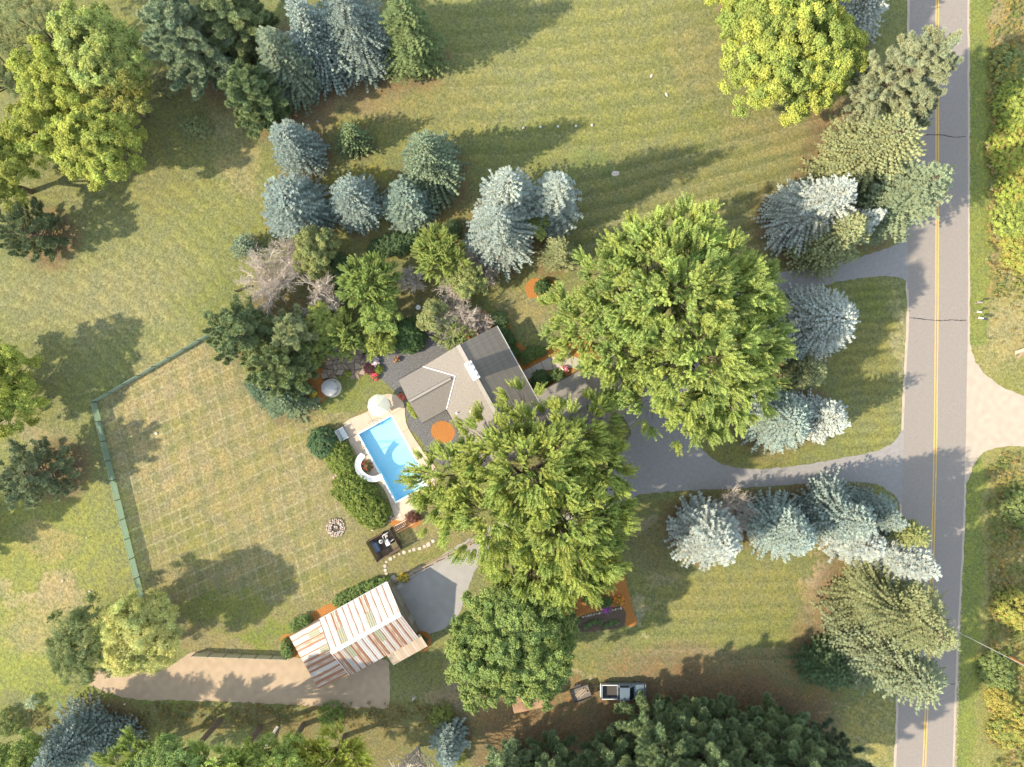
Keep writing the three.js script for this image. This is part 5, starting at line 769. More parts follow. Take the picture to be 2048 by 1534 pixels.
// ================= fire ring, stepping stones, stone path =================
const stoneMats = [[0.46, 0.40, 0.34], [0.38, 0.31, 0.26], [0.52, 0.47, 0.42], [0.32, 0.25, 0.21]].map(c => surf(c, { amp: 0.15, tile: 1.5, bump: 0.01, bt: 1 }));
function stoneGeo(sd) { srand(sd); const g = new THREE.IcosahedronGeometry(1, 1), P = g.attributes.position, m = new Map(); for (let i = 0; i < P.count; i++) { const k = P.getX(i).toFixed(3) + P.getY(i).toFixed(3) + P.getZ(i).toFixed(3); if (!m.has(k)) m.set(k, rr(0.78, 1.15)); const f = m.get(k); P.setXYZ(i, P.getX(i) * f, P.getY(i) * f, P.getZ(i) * f); } g.computeVertexNormals(); return g; }
const STN = [1, 2, 3, 4, 5].map(stoneGeo);
function stone(parent, x, y, z, sx, sy, sz, i, name = 'stone') { const m = mesh(STN[i % 5], stoneMats[(i * 7) % 4], name, parent); m.position.set(x, y, z); m.scale.set(sx, sy, sz); m.rotation.y = i * 1.7; return m; }
{
  const f = thing('fire_ring', 'round fire ring of pale fieldstones on the yard lawn', 'fire pit', at(672, 1055)); let k = 0; srand(9);
  const ash = new THREE.CircleGeometry(0.95, 24); ash.rotateX(-Math.PI / 2); ash.translate(0, 0.012, 0); mesh(ash, surf([0.09, 0.075, 0.065], { amp: 0.3, bump: 0.03 }), 'ash', f);
  for (const [R, n] of [[1.08, 26], [0.86, 22], [0.66, 17]]) for (let i = 0; i < n; i++, k++) { const a = (i + rr(-0.2, 0.2)) / n * 6.2832, q = R + rr(-0.06, 0.06); stone(f, Math.cos(a) * q, rr(0.05, 0.16), Math.sin(a) * q, rr(0.10, 0.16), rr(0.08, 0.13), rr(0.10, 0.15), k); }
  for (let i = 0; i < 5; i++) stone(f, rr(-0.18, 0.18), 0.08, rr(-0.18, 0.18), 0.12, 0.1, 0.12, k + i);
}
[[773, 1147], [770.6, 1140.5], [770, 1132], [773, 1123.7], [781, 1117.5], [789, 1113], [798.6, 1108], [808, 1104.6], [819.6, 1101.6], [828, 1099], [839.5, 1096.7], [849, 1093], [857, 1089], [866, 1082]].forEach((q, i) => {
  srand(60 + i); const n = 10, r = i === 12 ? 0.32 : rr(0.17, 0.25), pts = []; for (let k = 0; k < n; k++) { const a = k / n * 6.2832; pts.push(V3(Math.cos(a) * r * rr(0.85, 1.1), 0, Math.sin(a) * r * rr(0.85, 1.1))); } const m = mesh(slabGeo(pts, 0, 0.05, 0.015), stoneMats[i % 3 === 1 ? 2 : 0]); m.position.copy(at(q[0], q[1])); m.userData = {};
  const w = m.position.clone(); addTop(m, 'stepping_stone', i === 12 ? 'largest stepping stone, second from the upper right end' : ['first', 'second', 'third', 'fourth', 'fifth', 'sixth', 'seventh', 'eighth', 'ninth', 'tenth', 'eleventh', 'twelfth', '', 'last'][i] + ' stepping stone counted from the shed', 'stepping stone', 'stepping stones across the grass'); m.position.copy(w); });
{
  const g = new THREE.Group(); addTop(g, 'stone_path', 'short path of pale irregular stones below the pool hedge', undefined, undefined, 'structure'); srand(77); let k = 0;
  for (let i = 0; i < 9; i++) for (let j = 0; j < 3; j++, k++) { const w = at(742 + i * 5.2 + j * 2.2 + rr(-1, 1), 1054 - i * 3.0 + (j - 1) * 6 + rr(-1, 1)); stone(g, w.x, 0.02, w.z, rr(0.15, 0.24), 0.06, rr(0.13, 0.2), k, 'path_stone'); }
  for (let i = 0; i < 8; i++, k++) { const w = at(668 + i * 4.6, 954 - i * 3.6 + (i > 5 ? -4 : 0)); stone(g, w.x, 0.03, w.z, 0.2, 0.07, 0.16, k, 'path_stone'); }
}
slabs('landing_slab', 'two small concrete landing slabs at the shed corner', [px2([[777, 1156], [788, 1149], [795, 1158], [784, 1165]]), px2([[790, 1173], [803, 1165], [806, 1172], [794, 1180]])], concretePale, 0.0, 0.06);
// low timber wall along the court
const timber = surf([0.30, 0.235, 0.17], { amp: 0.25, f1: 8, tile: 2, bump: 0.015 });
{
  const A = at(783, 1166), B = at(985, 1062), d = B.clone().sub(A), n = 9, L = d.length() / n, a = -Math.atan2(d.z, d.x);
  const w = thing('timber_wall', 'low timber edging wall between the court and the yard', 'wall', A, a);
  for (let i = 0; i < n; i++) for (const y of [0.11, 0.325]) mesh(rbox(L - 0.03, 0.2, 0.2, 0.02, (i + 0.5) * L + (y > 0.2 ? 0.15 : 0), y, y > 0.2 ? 0.02 : 0), timber, 'timber', w);
  for (let i = 0; i <= n; i++) mesh(rbox(0.1, 0.75, 0.1, 0.015, i * L, 0.38, 0.20), timber, 'post', w);
  for (let i = 0; i < n; i++) mesh(rbox(L - 0.02, 0.07, 0.06, 0.012, (i + 0.5) * L, 0.66, 0.28), surf([0.40, 0.34, 0.27], { amp: 0.2 }), 'rail', w);
}
// ================= equipment enclosure =================
{
  const A = at(737, 1080), e = thing('picket_enclosure', 'open topped black picket enclosure around the pool equipment', 'enclosure', A, TURN); const W = 3.3, D = 2.75, hP = 1.55;
  const blk = std([0.028, 0.026, 0.025], 0.75), brn = surf([0.20, 0.15, 0.11], { amp: 0.25 });
  const ps = new THREE.Shape(); ps.moveTo(-0.065, 0); ps.lineTo(0.065, 0); ps.lineTo(0.065, hP - 0.07); ps.quadraticCurveTo(0.06, hP, 0, hP); ps.quadraticCurveTo(-0.06, hP, -0.065, hP - 0.07); const pg = new THREE.ExtrudeGeometry(ps, { depth: 0.025, bevelEnabled: false });
  const run = (x0, z0, x1, z1, mt, nm) => { const L = Math.hypot(x1 - x0, z1 - z0), n = Math.round(L / 0.17), a = -Math.atan2(z1 - z0, x1 - x0); for (let i = 0; i < n; i++) { const t = (i + 0.5) / n, m = mesh(pg, mt, nm, e); m.position.set(x0 + (x1 - x0) * t, 0, z0 + (z1 - z0) * t); m.rotation.y = a; } for (const y of [0.35, 1.3]) { const m = mesh(box(L, 0.08, 0.05, 0, y, -0.03), brn, 'rail', e); m.position.set((x0 + x1) / 2, 0, (z0 + z1) / 2); m.rotation.y = a; } };
  run(0, 0, 0, D, blk, 'picket'); run(W, D, W, 0, blk, 'picket'); run(0.05, D, W - 0.05, D, brn, 'picket'); run(W - 1.1, 0, 0.05, 0, brn, 'picket');
  for (const [x, z] of [[0, 0], [W, 0], [0, D], [W, D], [W - 1.1, 0]]) mesh(rbox(0.1, 1.7, 0.1, 0.01, x, 0.85, z), brn, 'post', e);
  mesh(box(W - 0.1, 0.04, D - 0.1, W / 2, 0.0, D / 2), surf([0.10, 0.075, 0.06], { amp: 0.35, bump: 0.04 }), 'floor', e);
  const tk = thing('water_tank', 'dark blue rounded tank inside the picket enclosure', 'tank', loc(A, 0.62, 1.15), TURN); const tg = new THREE.CapsuleGeometry(0.40, 0.85, 8, 20); tg.rotateX(Math.PI / 2); tg.translate(0, 0.55, 0); mesh(tg, std([0.05, 0.085, 0.15], 0.35), 'body', tk); mesh(bar(V3(0.18, 0.93, -0.5), V3(0.18, 0.93, 0.55), 0.015), std([0.3, 0.34, 0.4], 0.3), 'seam', tk); for (const z of [-0.4, 0.4]) mesh(box(0.6, 0.2, 0.1, 0, 0.12, z), std([0.05, 0.05, 0.06], 0.6), 'cradle', tk);
  const fl = thing('sand_filter', 'white round pool filter inside the enclosure', 'filter', loc(A, 1.45, 0.85), TURN); mesh(new THREE.SphereGeometry(0.27, 20, 14).translate(0, 0.62, 0), std([0.72, 0.73, 0.74], 0.4), 'vessel', fl); mesh(cyl(0.2, 0.24, 0.35, 16), std([0.15, 0.15, 0.16], 0.5), 'base', fl); mesh(cyl(0.11, 0.11, 0.16, 12, 0, 0.86, 0), std([0.08, 0.08, 0.09], 0.5), 'valve', fl);
  const pp = thing('pool_pump', 'white pump and pipes in the middle of the enclosure', 'pump', loc(A, 2.0, 1.3), TURN); const pw = std([0.74, 0.75, 0.78], 0.4); mesh(rbox(0.55, 0.4, 0.45, 0.06, 0, 0.28, 0.25), pw, 'motor', pp); mesh(cyl(0.16, 0.16, 0.45, 14, 0.1, 0.1, -0.2), pw, 'strainer', pp);
  for (const [a, b] of [[[0.1, 0.5, -0.2], [0.25, 0.5, -1.0]], [[0.25, 0.5, -1.0], [0.7, 0.5, -1.0]], [[-0.2, 0.42, 0.1], [-0.15, 0.42, -0.9]], [[-0.15, 0.42, -0.9], [0.25, 0.55, -1.05]], [[0.3, 0.3, 0.2], [0.85, 0.3, 0.1]]]) mesh(bar(V3(...a), V3(...b), 0.04, 0.04, 8), pw, 'pipe', pp);
  srand(15); const bk = thing('bucket', 'small pale bucket by the pump in the enclosure', 'bucket', loc(A, 2.3, 0.6), 0); mesh(cyl(0.16, 0.13, 0.3, 14), std([0.5, 0.45, 0.38], 0.5), 'body', bk); mesh(new THREE.TorusGeometry(0.15, 0.012, 5, 16).translate(0, 0.3, 0), std([0.4, 0.4, 0.4], 0.4), 'handle', bk);
  const wc = thing('wood_crate', 'mossy wooden crate in the right corner of the enclosure', 'crate', loc(A, 2.65, 2.1), TURN); for (let i = 0; i < 4; i++) mesh(rbox(0.16, 0.45, 0.7, 0.015, -0.27 + i * 0.18, 0.24, 0), surf([0.17, 0.15, 0.08], { amp: 0.3 }), 'board', wc);
}
{ // raised mulch box with a white trellis
  const b = thing('raised_bed', 'timber edged raised bed with white trellis beside the enclosure', 'planter', loc(at(783, 1057), 0.25, 0.05), TURN); const tm = surf([0.50, 0.38, 0.25], { amp: 0.15 });
  for (const z of [0.75]) mesh(rbox(2.6, 0.16, 0.09, 0.015, 1.5, 0.08, z), tm, 'edging_board', b);
  const wt = std([0.74, 0.72, 0.66], 0.5); mesh(rbox(2.0, 0.04, 0.05, 0.01, 1.1, 0.5, -0.15), wt, 'trellis_rail', b); mesh(rbox(1.2, 0.04, 0.05, 0.01, 0.8, 0.5, 0.42), wt, 'trellis_rail', b); for (let i = 0; i < 7; i++) mesh(rbox(0.035, 0.035, 0.56, 0.008, 0.25 + i * 0.24, 0.53, 0.12, 0), wt, 'trellis_rung', b); for (const x of [0.2, 1.35]) for (const z of [-0.15, 0.42]) mesh(cyl(0.02, 0.02, 0.5, 6, x, 0, z), wt, 'leg', b);
}
// ================= metal roofed shed =================
{
  const SO = at(663, 1305, 4.7); SO.y = 0;
  const S = thing('metal_roof_shed', 'large shed with rust striped white metal roof at the lower left of the court', 'shed', SO, TURN);
  const L = 9.3, hw = 3.8, eh = 3.05, rh = 4.7, sl = Math.atan2(rh - eh, hw), run = Math.hypot(rh - eh, hw);
  const wallMat = surf([0.30, 0.27, 0.225], { amp: 0.12, bump: 0.01 });
  mesh(box(L - 0.3, 2.9, 2 * hw - 0.5, L / 2, 1.45, 0), wallMat, 'wall', S);
  for (const x of [0.15, L - 0.35]) { const s = new THREE.Shape([new THREE.Vector2(-hw + 0.25, 2.88), new THREE.Vector2(hw - 0.25, 2.88), new THREE.Vector2(0, 4.55)]); const g = new THREE.ExtrudeGeometry(s, { depth: 0.2, bevelEnabled: false }); g.rotateY(Math.PI / 2); g.translate(x, 0, 0); mesh(g, wallMat, 'gable', S); }
  const dm = surf([0.36, 0.34, 0.30], { amp: 0.08 }); const dr = mesh(box(0.06, 2.3, 2.6, L - 0.12, 1.16, -1.4), dm, 'overhead_door', S); for (let i = 0; i < 4; i++) mesh(box(0.03, 0.52, 2.5, L - 0.085, 0.32 + i * 0.57, -1.4), dm, 'door_panel', dr);
  { const d = mesh(box(0.05, 2.05, 0.95, L - 0.12, 1.03, 1.9), std([0.42, 0.40, 0.36], 0.6), 'door', S); mesh(bar(V3(L - 0.09, 1.0, 2.25), V3(L - 0.03, 1.0, 2.25), 0.03), whiteMetal, 'handle', d); }
  mesh(box(0.05, 0.06, 2 * hw - 0.6, L - 0.1, 2.5, 0), std([0.25, 0.22, 0.18], 0.7), 'trim_board', S);
  // sheet materials: rust is a stain with its own ragged outline
  const sheetTex = (white, rustAmt, edge, base, sd) => colorTex(128, 256, (u, v, c) => {
    const st = n2(u * 9 + sd, v * 1.6 + sd * 3) * 0.6 + n2b(u * 22 + sd, v * 3) * 0.35 + n2(u * 40, v * 14 + sd) * 0.15; const ed = Math.max(0, 1 - Math.min(u, 1 - u) / edge); let k = rustAmt + st * 0.55 + ed * 1.1 - 0.35; k = k < 0 ? 0 : k > 0.35 ? 1 : k / 0.35; const t = 1 + 0.25 * n2(u * 30 + sd, v * 30);
    c[0] = base[0] + (0.27 * t - base[0]) * k; c[1] = base[1] + (0.135 * t - base[1]) * k; c[2] = base[2] + (0.075 * t - base[2]) * k; });
  const W0 = [0.47, 0.47, 0.47], mk = (...a) => new THREE.MeshStandardMaterial({ map: sheetTex(...a), roughness: 0.45, metalness: 0.15, side: THREE.DoubleSide });
  const M = { white: [mk(0, -0.22, 0.30, W0, 1), mk(0, -0.08, 0.26, W0, 2), mk(0, -0.22, 0.36, W0, 3)], mixed: [mk(0, 0.12, 0.25, [0.44, 0.42, 0.40], 4), mk(0, 0.22, 0.2, [0.42, 0.39, 0.37], 5)], rust: [mk(0, 0.55, 0.3, [0.50, 0.45, 0.40], 6), mk(0, 0.45, 0.3, [0.50, 0.45, 0.40], 7)] };
  const fib = new THREE.MeshPhysicalMaterial({ map: colorTex(64, 128, (u, v, c) => { const k = 1 + 0.25 * n2(u * 12, v * 20), y = n2b(u * 5, v * 9) > 0.4 ? 1 : 0; c[0] = (0.25 + 0.09 * y) * k; c[1] = (0.27 + 0.04 * y) * k; c[2] = (0.22 - 0.10 * y) * k; }), roughness: 0.5, side: THREE.DoubleSide });
  function corr(w, len, ribs, th = 0.014) { const n = ribs * 6, pos = [], uv = [], ix = []; for (let i = 0; i <= n; i++) { const u = i / n, y = th * Math.pow(Math.max(0, Math.cos(u * ribs * 6.2832)), 1.5) * 2; for (const v of [0, 1]) { pos.push((u - 0.5) * w, y, (v - 0.5) * len); uv.push(u, v); } } for (let i = 0; i < n; i++) { const a = i * 2; ix.push(a, a + 1, a + 2, a + 1, a + 3, a + 2); } const g = new THREE.BufferGeometry(); g.setAttribute('position', new THREE.Float32BufferAttribute(pos, 3)); g.setAttribute('uv', new THREE.Float32BufferAttribute(uv, 2)); g.setIndex(ix); g.computeVertexNormals(); return g; }
  const n = 12, pw = (L + 0.1) / n, full = corr(pw + 0.02, run + 0.1, 3), half = corr(pw + 0.02, (run + 0.1) / 2, 3);
  for (const s of [-1, 1]) for (let i = 0; i < n; i++) {
    const pan = (g, mt, t, nm) => { const m = mesh(g, mt, nm, S); m.position.set((i + 0.5) * pw - 0.05, rh - (rh - eh) * t + 0.03 + (i % 2) * 0.006, s * hw * t); m.rotation.x = s * sl; return m; };
    if (i === 2 || i === 7) { pan(half, fib, 0.26, 'skylight_panel'); pan(half, s < 0 ? M.rust[1] : M.mixed[0], 0.765, 'roof_panel'); }
    else { const mt = s < 0 ? M.white[i % 3] : (i === 4 || i === 5 ? M.white[1] : i % 3 === 0 ? M.rust[0] : M.mixed[i % 2]); pan(full, mt, 0.51, 'roof_panel'); }
  }
  for (const s of [-1, 1]) mesh(roofSlab([[0.0, rh - 0.06, 0], [L, rh - 0.06, 0], [L, eh - 0.04, s * hw], [0.0, eh - 0.04, s * hw]], 0.08), timber, 'roof_deck', S);
  mesh([box(L + 0.15, 0.02, 0.26, L / 2, rh + 0.045, -0.12, 0, -0.38), box(L + 0.15, 0.02, 0.26, L / 2, rh + 0.045, 0.12, 0, 0.38)], whiteMetal, 'ridge_cap', S);
  mesh(box(L, 0.12, 0.12, L / 2, eh - 0.06, -hw - 0.1), std([0.42, 0.44, 0.44], 0.5), 'gutter', S);
  for (const s of [-1, 1]) mesh(bar(V3(L + 0.06, rh + 0.02, 0), V3(L + 0.06, eh + 0.02, s * (hw + 0.05)), 0.05, 0.05, 4), whiteMetal, 'rake_trim', S);
  mesh(bar(V3(-0.05, rh + 0.02, 0), V3(-0.05, eh + 0.02, -hw), 0.05, 0.05, 4), std([0.2, 0.18, 0.16], 0.6), 'rake_trim', S); mesh(bar(V3(-0.05, rh + 0.02, 0), V3(-0.05, eh + 0.02, hw), 0.05, 0.05, 4), whiteMetal, 'rake_trim', S);
  // west lean-to: sheets laid across, falling away from the gable
  const lw = 4.35, z0 = -3.75, z1 = 3.55, m = 10, q = (z1 - z0) / m, h0 = 3.0, h1 = 2.45, sl2 = Math.atan2(h0 - h1, lw), g2 = corr(q + 0.02, Math.hypot(lw, h0 - h1), 3, 0.016); const g2s = corr(q + 0.02, 1.5, 3, 0.016);
  for (let i = 0; i < m; i++) { const mt = [M.mixed[0], M.white[0], M.rust[0], M.white[1], M.mixed[1], M.rust[1], M.rust[0], M.mixed[0], M.rust[1], M.rust[0]][i]; const p = mesh(g2, mt, 'lean_to_panel', S); const h = new THREE.Group(); p.position.set(-0.1 - lw / 2, (h0 + h1) / 2 + (i % 2) * 0.006, z0 + (i + 0.5) * q); p.rotation.set(0, Math.PI / 2, 0); p.rotateX(sl2 * -1); }
  for (const [i, x] of [[1, -1.5], [4, -1.1]]) { const p = mesh(g2s, fib, 'skylight_panel', S); p.position.set(x, h0 + (x + 0.1) * (h0 - h1) / lw + 0.03, z0 + (i + 0.5) * q); p.rotation.set(0, Math.PI / 2, 0); p.rotateX(-sl2); }
  mesh(box(lw - 0.3, 2.3, 0.12, -lw / 2 + 0.1, 1.15, z0 + 0.25), wallMat, 'lean_to_wall', S);
  for (const z of [z0 + 0.3, 0, z1 - 0.15]) mesh(rbox(0.14, 2.4, 0.14, 0.015, -lw + 0.1, 1.2, z), timber, 'post', S);
  mesh(box(0.1, 0.18, z1 - z0 - 0.1, -lw + 0.1, 2.32, (z0 + z1) / 2), timber, 'beam', S);
  // plank porch roof on the south side
  const xs = 4.9, xe = 9.7, np = 12; srand(8); const wm = [[0.43, 0.35, 0.265], [0.40, 0.32, 0.24], [0.46, 0.385, 0.30]].map(c => surf(c, { amp: 0.2, f1: 9, tile: 2 }));
  for (let i = 0; i < np; i++) { const p = mesh(rbox((xe - xs) / np - 0.012, 0.04, 1.95, 0.008), wm[i % 3], 'porch_plank', S); p.position.set(xs + (i + 0.5) * (xe - xs) / np, 2.62 + 0.006 * (i % 2), hw + 0.72); p.rotation.x = 0.24; }
  for (const x of [xs + 0.1, xe - 0.1]) mesh(rbox(0.12, 2.4, 0.12, 0.012, x, 1.2, hw + 1.5), timber, 'post', S);
}
// ================= green mesh fence =================
const meshGreen = new THREE.MeshPhysicalMaterial({ color: new THREE.Color().setRGB(0.60, 0.73, 0.67), roughness: 0.45, transmission: 0.82, thickness: 0, side: THREE.DoubleSide }), postGreen = std([0.05, 0.085, 0.075], 0.5), railGreen = std([0.22, 0.33, 0.28], 0.5);
function meshFence(a, b, n, label, h = 1.25, mm = meshGreen) {
  const A = at(...a), B = at(...b), d = B.clone().sub(A), L = d.length() / n, f = thing('mesh_fence', label, 'fence', A, -Math.atan2(d.z, d.x), 'green mesh fences');
  for (let i = 0; i <= n; i++) { const p = mesh(cyl(0.045, 0.045, h + 0.06, 8, i * L, 0, 0), postGreen, 'post', f); mesh(new THREE.SphereGeometry(0.055, 8, 6).translate(i * L, h + 0.06, 0), postGreen, 'cap', p); }
  for (let i = 0; i < n; i++) { mesh(box(L - 0.12, h - 0.08, 0.012, (i + 0.5) * L, h / 2 + 0.02, 0), mm, 'mesh_panel', f); for (const y of [0.06, h]) mesh(bar(V3(i * L + 0.05, y, 0.025), V3((i + 1) * L - 0.05, y, 0.025), 0.025, 0.025, 6), railGreen, 'rail', f); }
}
meshFence([193, 803], [432, 664], 8, 'upper run of the green mesh fence from the corner to the large pine');
meshFence([193.5, 804], [288, 1192], 10, 'left run of the green mesh fence down the side of the yard');
meshFence([392, 1305], [578, 1312], 6, 'lower run of the mesh fence between yard and gravel', 1.2, new THREE.MeshPhysicalMaterial({ color: new THREE.Color().setRGB(0.55, 0.56, 0.47), roughness: 0.45, transmission: 0.7, thickness: 0, side: THREE.DoubleSide }));
{ const A = at(476, 584), B = at(508, 573), d = B.clone().sub(A), f = thing('wire_gate', 'short dark gate at the end of the bare shrubs', 'gate', A, -Math.atan2(d.z, d.x)), L = d.length(); for (const x of [0, L]) mesh(cyl(0.05, 0.05, 1.3, 8, x, 0, 0), darkTrim, 'post', f); for (let i = 0; i < 4; i++) mesh(box(L - 0.1, 0.07, 0.04, L / 2, 0.3 + i * 0.3, 0), darkTrim, 'rail', f); }
// ================= garden edging wall of the flower garden =================
{ const g = thing('stone_edging', 'row of grey stone blocks between flowers and vegetable bed', 'edging', V3(0, 0, 0)); for (let i = 0; i < 15; i++) { const w = at(1166 + i * 5.4, 1233 - i * 1.25); stone(g, w.x, 0.1, w.z, 0.2, 0.15, 0.14, i, 'block'); } }
srand(66); for (let i = 0; i < 8; i++) shrub({ m: [[1158 + i * 11 + rr(-3, 3), 1247 + rr(-6, 6), 0.26, 0.26, 0.3]], c: [0.10, 0.16, 0.06], label: ['first', 'second', 'third', 'fourth', 'fifth', 'sixth', 'seventh', 'eighth'][i] + ' small leafy plant from the left in the dark soil bed', sd: 320 + i, size: 0.26, name: 'vegetable_plant', cat: 'plant', group: 'vegetable plants in the soil bed', stems: false });
// ================= trailers and truck =================
const tyreMat = std([0.025, 0.025, 0.025], 0.85), rimMat = std([0.45, 0.46, 0.48], 0.35, { metalness: 0.7 });
function wheel(parent, x, y, z, r, w) { const g = new THREE.TorusGeometry(r * 0.76, r * 0.26, 10, 22); g.scale(1, 1, w / (r * 0.52)); const t = mesh(g, tyreMat, 'wheel', parent); t.position.set(x, y, z); const c = new THREE.CylinderGeometry(r * 0.55, r * 0.55, w * 0.7, 16); c.rotateX(Math.PI / 2); mesh(c, rimMat, 'rim', t); return t; }
{ // enclosed rounded-nose trailer
  const t = thing('covered_trailer', 'brown topped round nosed trailer half under the round maple', 'trailer', at(1062, 1388), 0.22);
  const s = new THREE.Shape(); s.moveTo(-2.3, -0.95); s.lineTo(1.4, -0.95); s.quadraticCurveTo(2.15, -0.95, 2.2, 0); s.quadraticCurveTo(2.15, 0.95, 1.4, 0.95); s.lineTo(-2.3, 0.95); s.closePath();
  const ex = (d, b, y) => { const g = new THREE.ExtrudeGeometry(s, { depth: d, bevelEnabled: true, bevelSize: b, bevelThickness: b, bevelSegments: 3, curveSegments: 16 }); g.rotateX(-Math.PI / 2); g.translate(0, y, 0); return g; };
  mesh(ex(1.35, 0.03, 0.5), std([0.24, 0.26, 0.27], 0.4, { metalness: 0.3 }), 'body', t); mesh(ex(0.04, 0.06, 1.2), std([0.45, 0.48, 0.5], 0.35, { metalness: 0.4 }), 'trim_band', t);
  const rg = ex(0.05, 0.10, 1.95); const rust = surf([0.30, 0.19, 0.12], { amp: 0.4, f1: 3, f2: 14, tile: 5, speck: 0.1, speckCol: [0.42, 0.17, 0.05] }); mesh(rg, rust, 'roof', t);
  for (const z of [-1.05, 1.05]) { mesh(rbox(1.7, 0.08, 0.25, 0.03, -0.5, 0.78, z), std([0.3, 0.31, 0.33], 0.4), 'fender', t); for (const x of [-0.9, -0.1]) wheel(t, x, 0.36, z, 0.36, 0.22); }
  for (const z of [-0.5, 0.5]) mesh(bar(V3(2.0, 0.48, z), V3(3.4, 0.48, 0), 0.05, 0.05, 6), darkTrim, 'drawbar', t); mesh(new THREE.SphereGeometry(0.1, 10, 8).translate(3.42, 0.5, 0), darkTrim, 'coupler', t); mesh(cyl(0.035, 0.035, 0.75, 8, 3.0, 0, 0), rimMat, 'jack', t);
}
{ // open utility trailer with weathered boards
  const t = thing('utility_trailer', 'open utility trailer loaded with weathered boards, between the round nosed trailer and the truck', 'trailer', at(1160, 1381), 0.34); const dk = std([0.06, 0.06, 0.065], 0.6);
  srand(70); const bm = [[0.20, 0.18, 0.165], [0.165, 0.15, 0.14], [0.235, 0.21, 0.185]].map(c => surf(c, { amp: 0.25, f1: 9, tile: 2 }));
  for (let i = 0; i < 8; i++) mesh(rbox(2.3, 0.05, 0.18, 0.01, 0, 0.62, -0.7 + i * 0.2), bm[i % 3], 'deck_board', t);
  for (const z of [-0.82, 0.82]) for (const y of [0.72, 0.95]) mesh(rbox(2.36, 0.14, 0.04, 0.01, 0, y, z), dk, 'side_rail', t); for (const x of [-1.18, 1.18]) mesh(rbox(0.04, 0.4, 1.68, 0.01, x, 0.83, 0), dk, 'end_rail', t);
  for (const z of [-0.98, 0.98]) { mesh(rbox(0.95, 0.06, 0.26, 0.02, -0.1, 0.78, z), dk, 'fender', t); wheel(t, -0.1, 0.33, z, 0.33, 0.2); }
  for (const z of [-0.45, 0.45]) mesh(bar(V3(1.15, 0.55, z), V3(2.4, 0.5, 0), 0.045, 0.045, 6), dk, 'drawbar', t); mesh(new THREE.SphereGeometry(0.09, 10, 8).translate(2.42, 0.5, 0), dk, 'coupler', t);
  const p = thing('lumber_pile', 'loose grey planks lying in the utility trailer', 'lumber', at(1161, 1381).setY(0.7), 0.75); for (const b of [[1.5, 0.05, 0.2, 0.01], [1.2, 0.05, 0.16, 0.01, 0.1, 0.05, 0.3], [1.3, 0.05, 0.14, 0.01, -0.1, 0.06, -0.25]]) mesh(rbox(...b), surf([0.34, 0.28, 0.21], { amp: 0.2 }), 'plank', p);
}
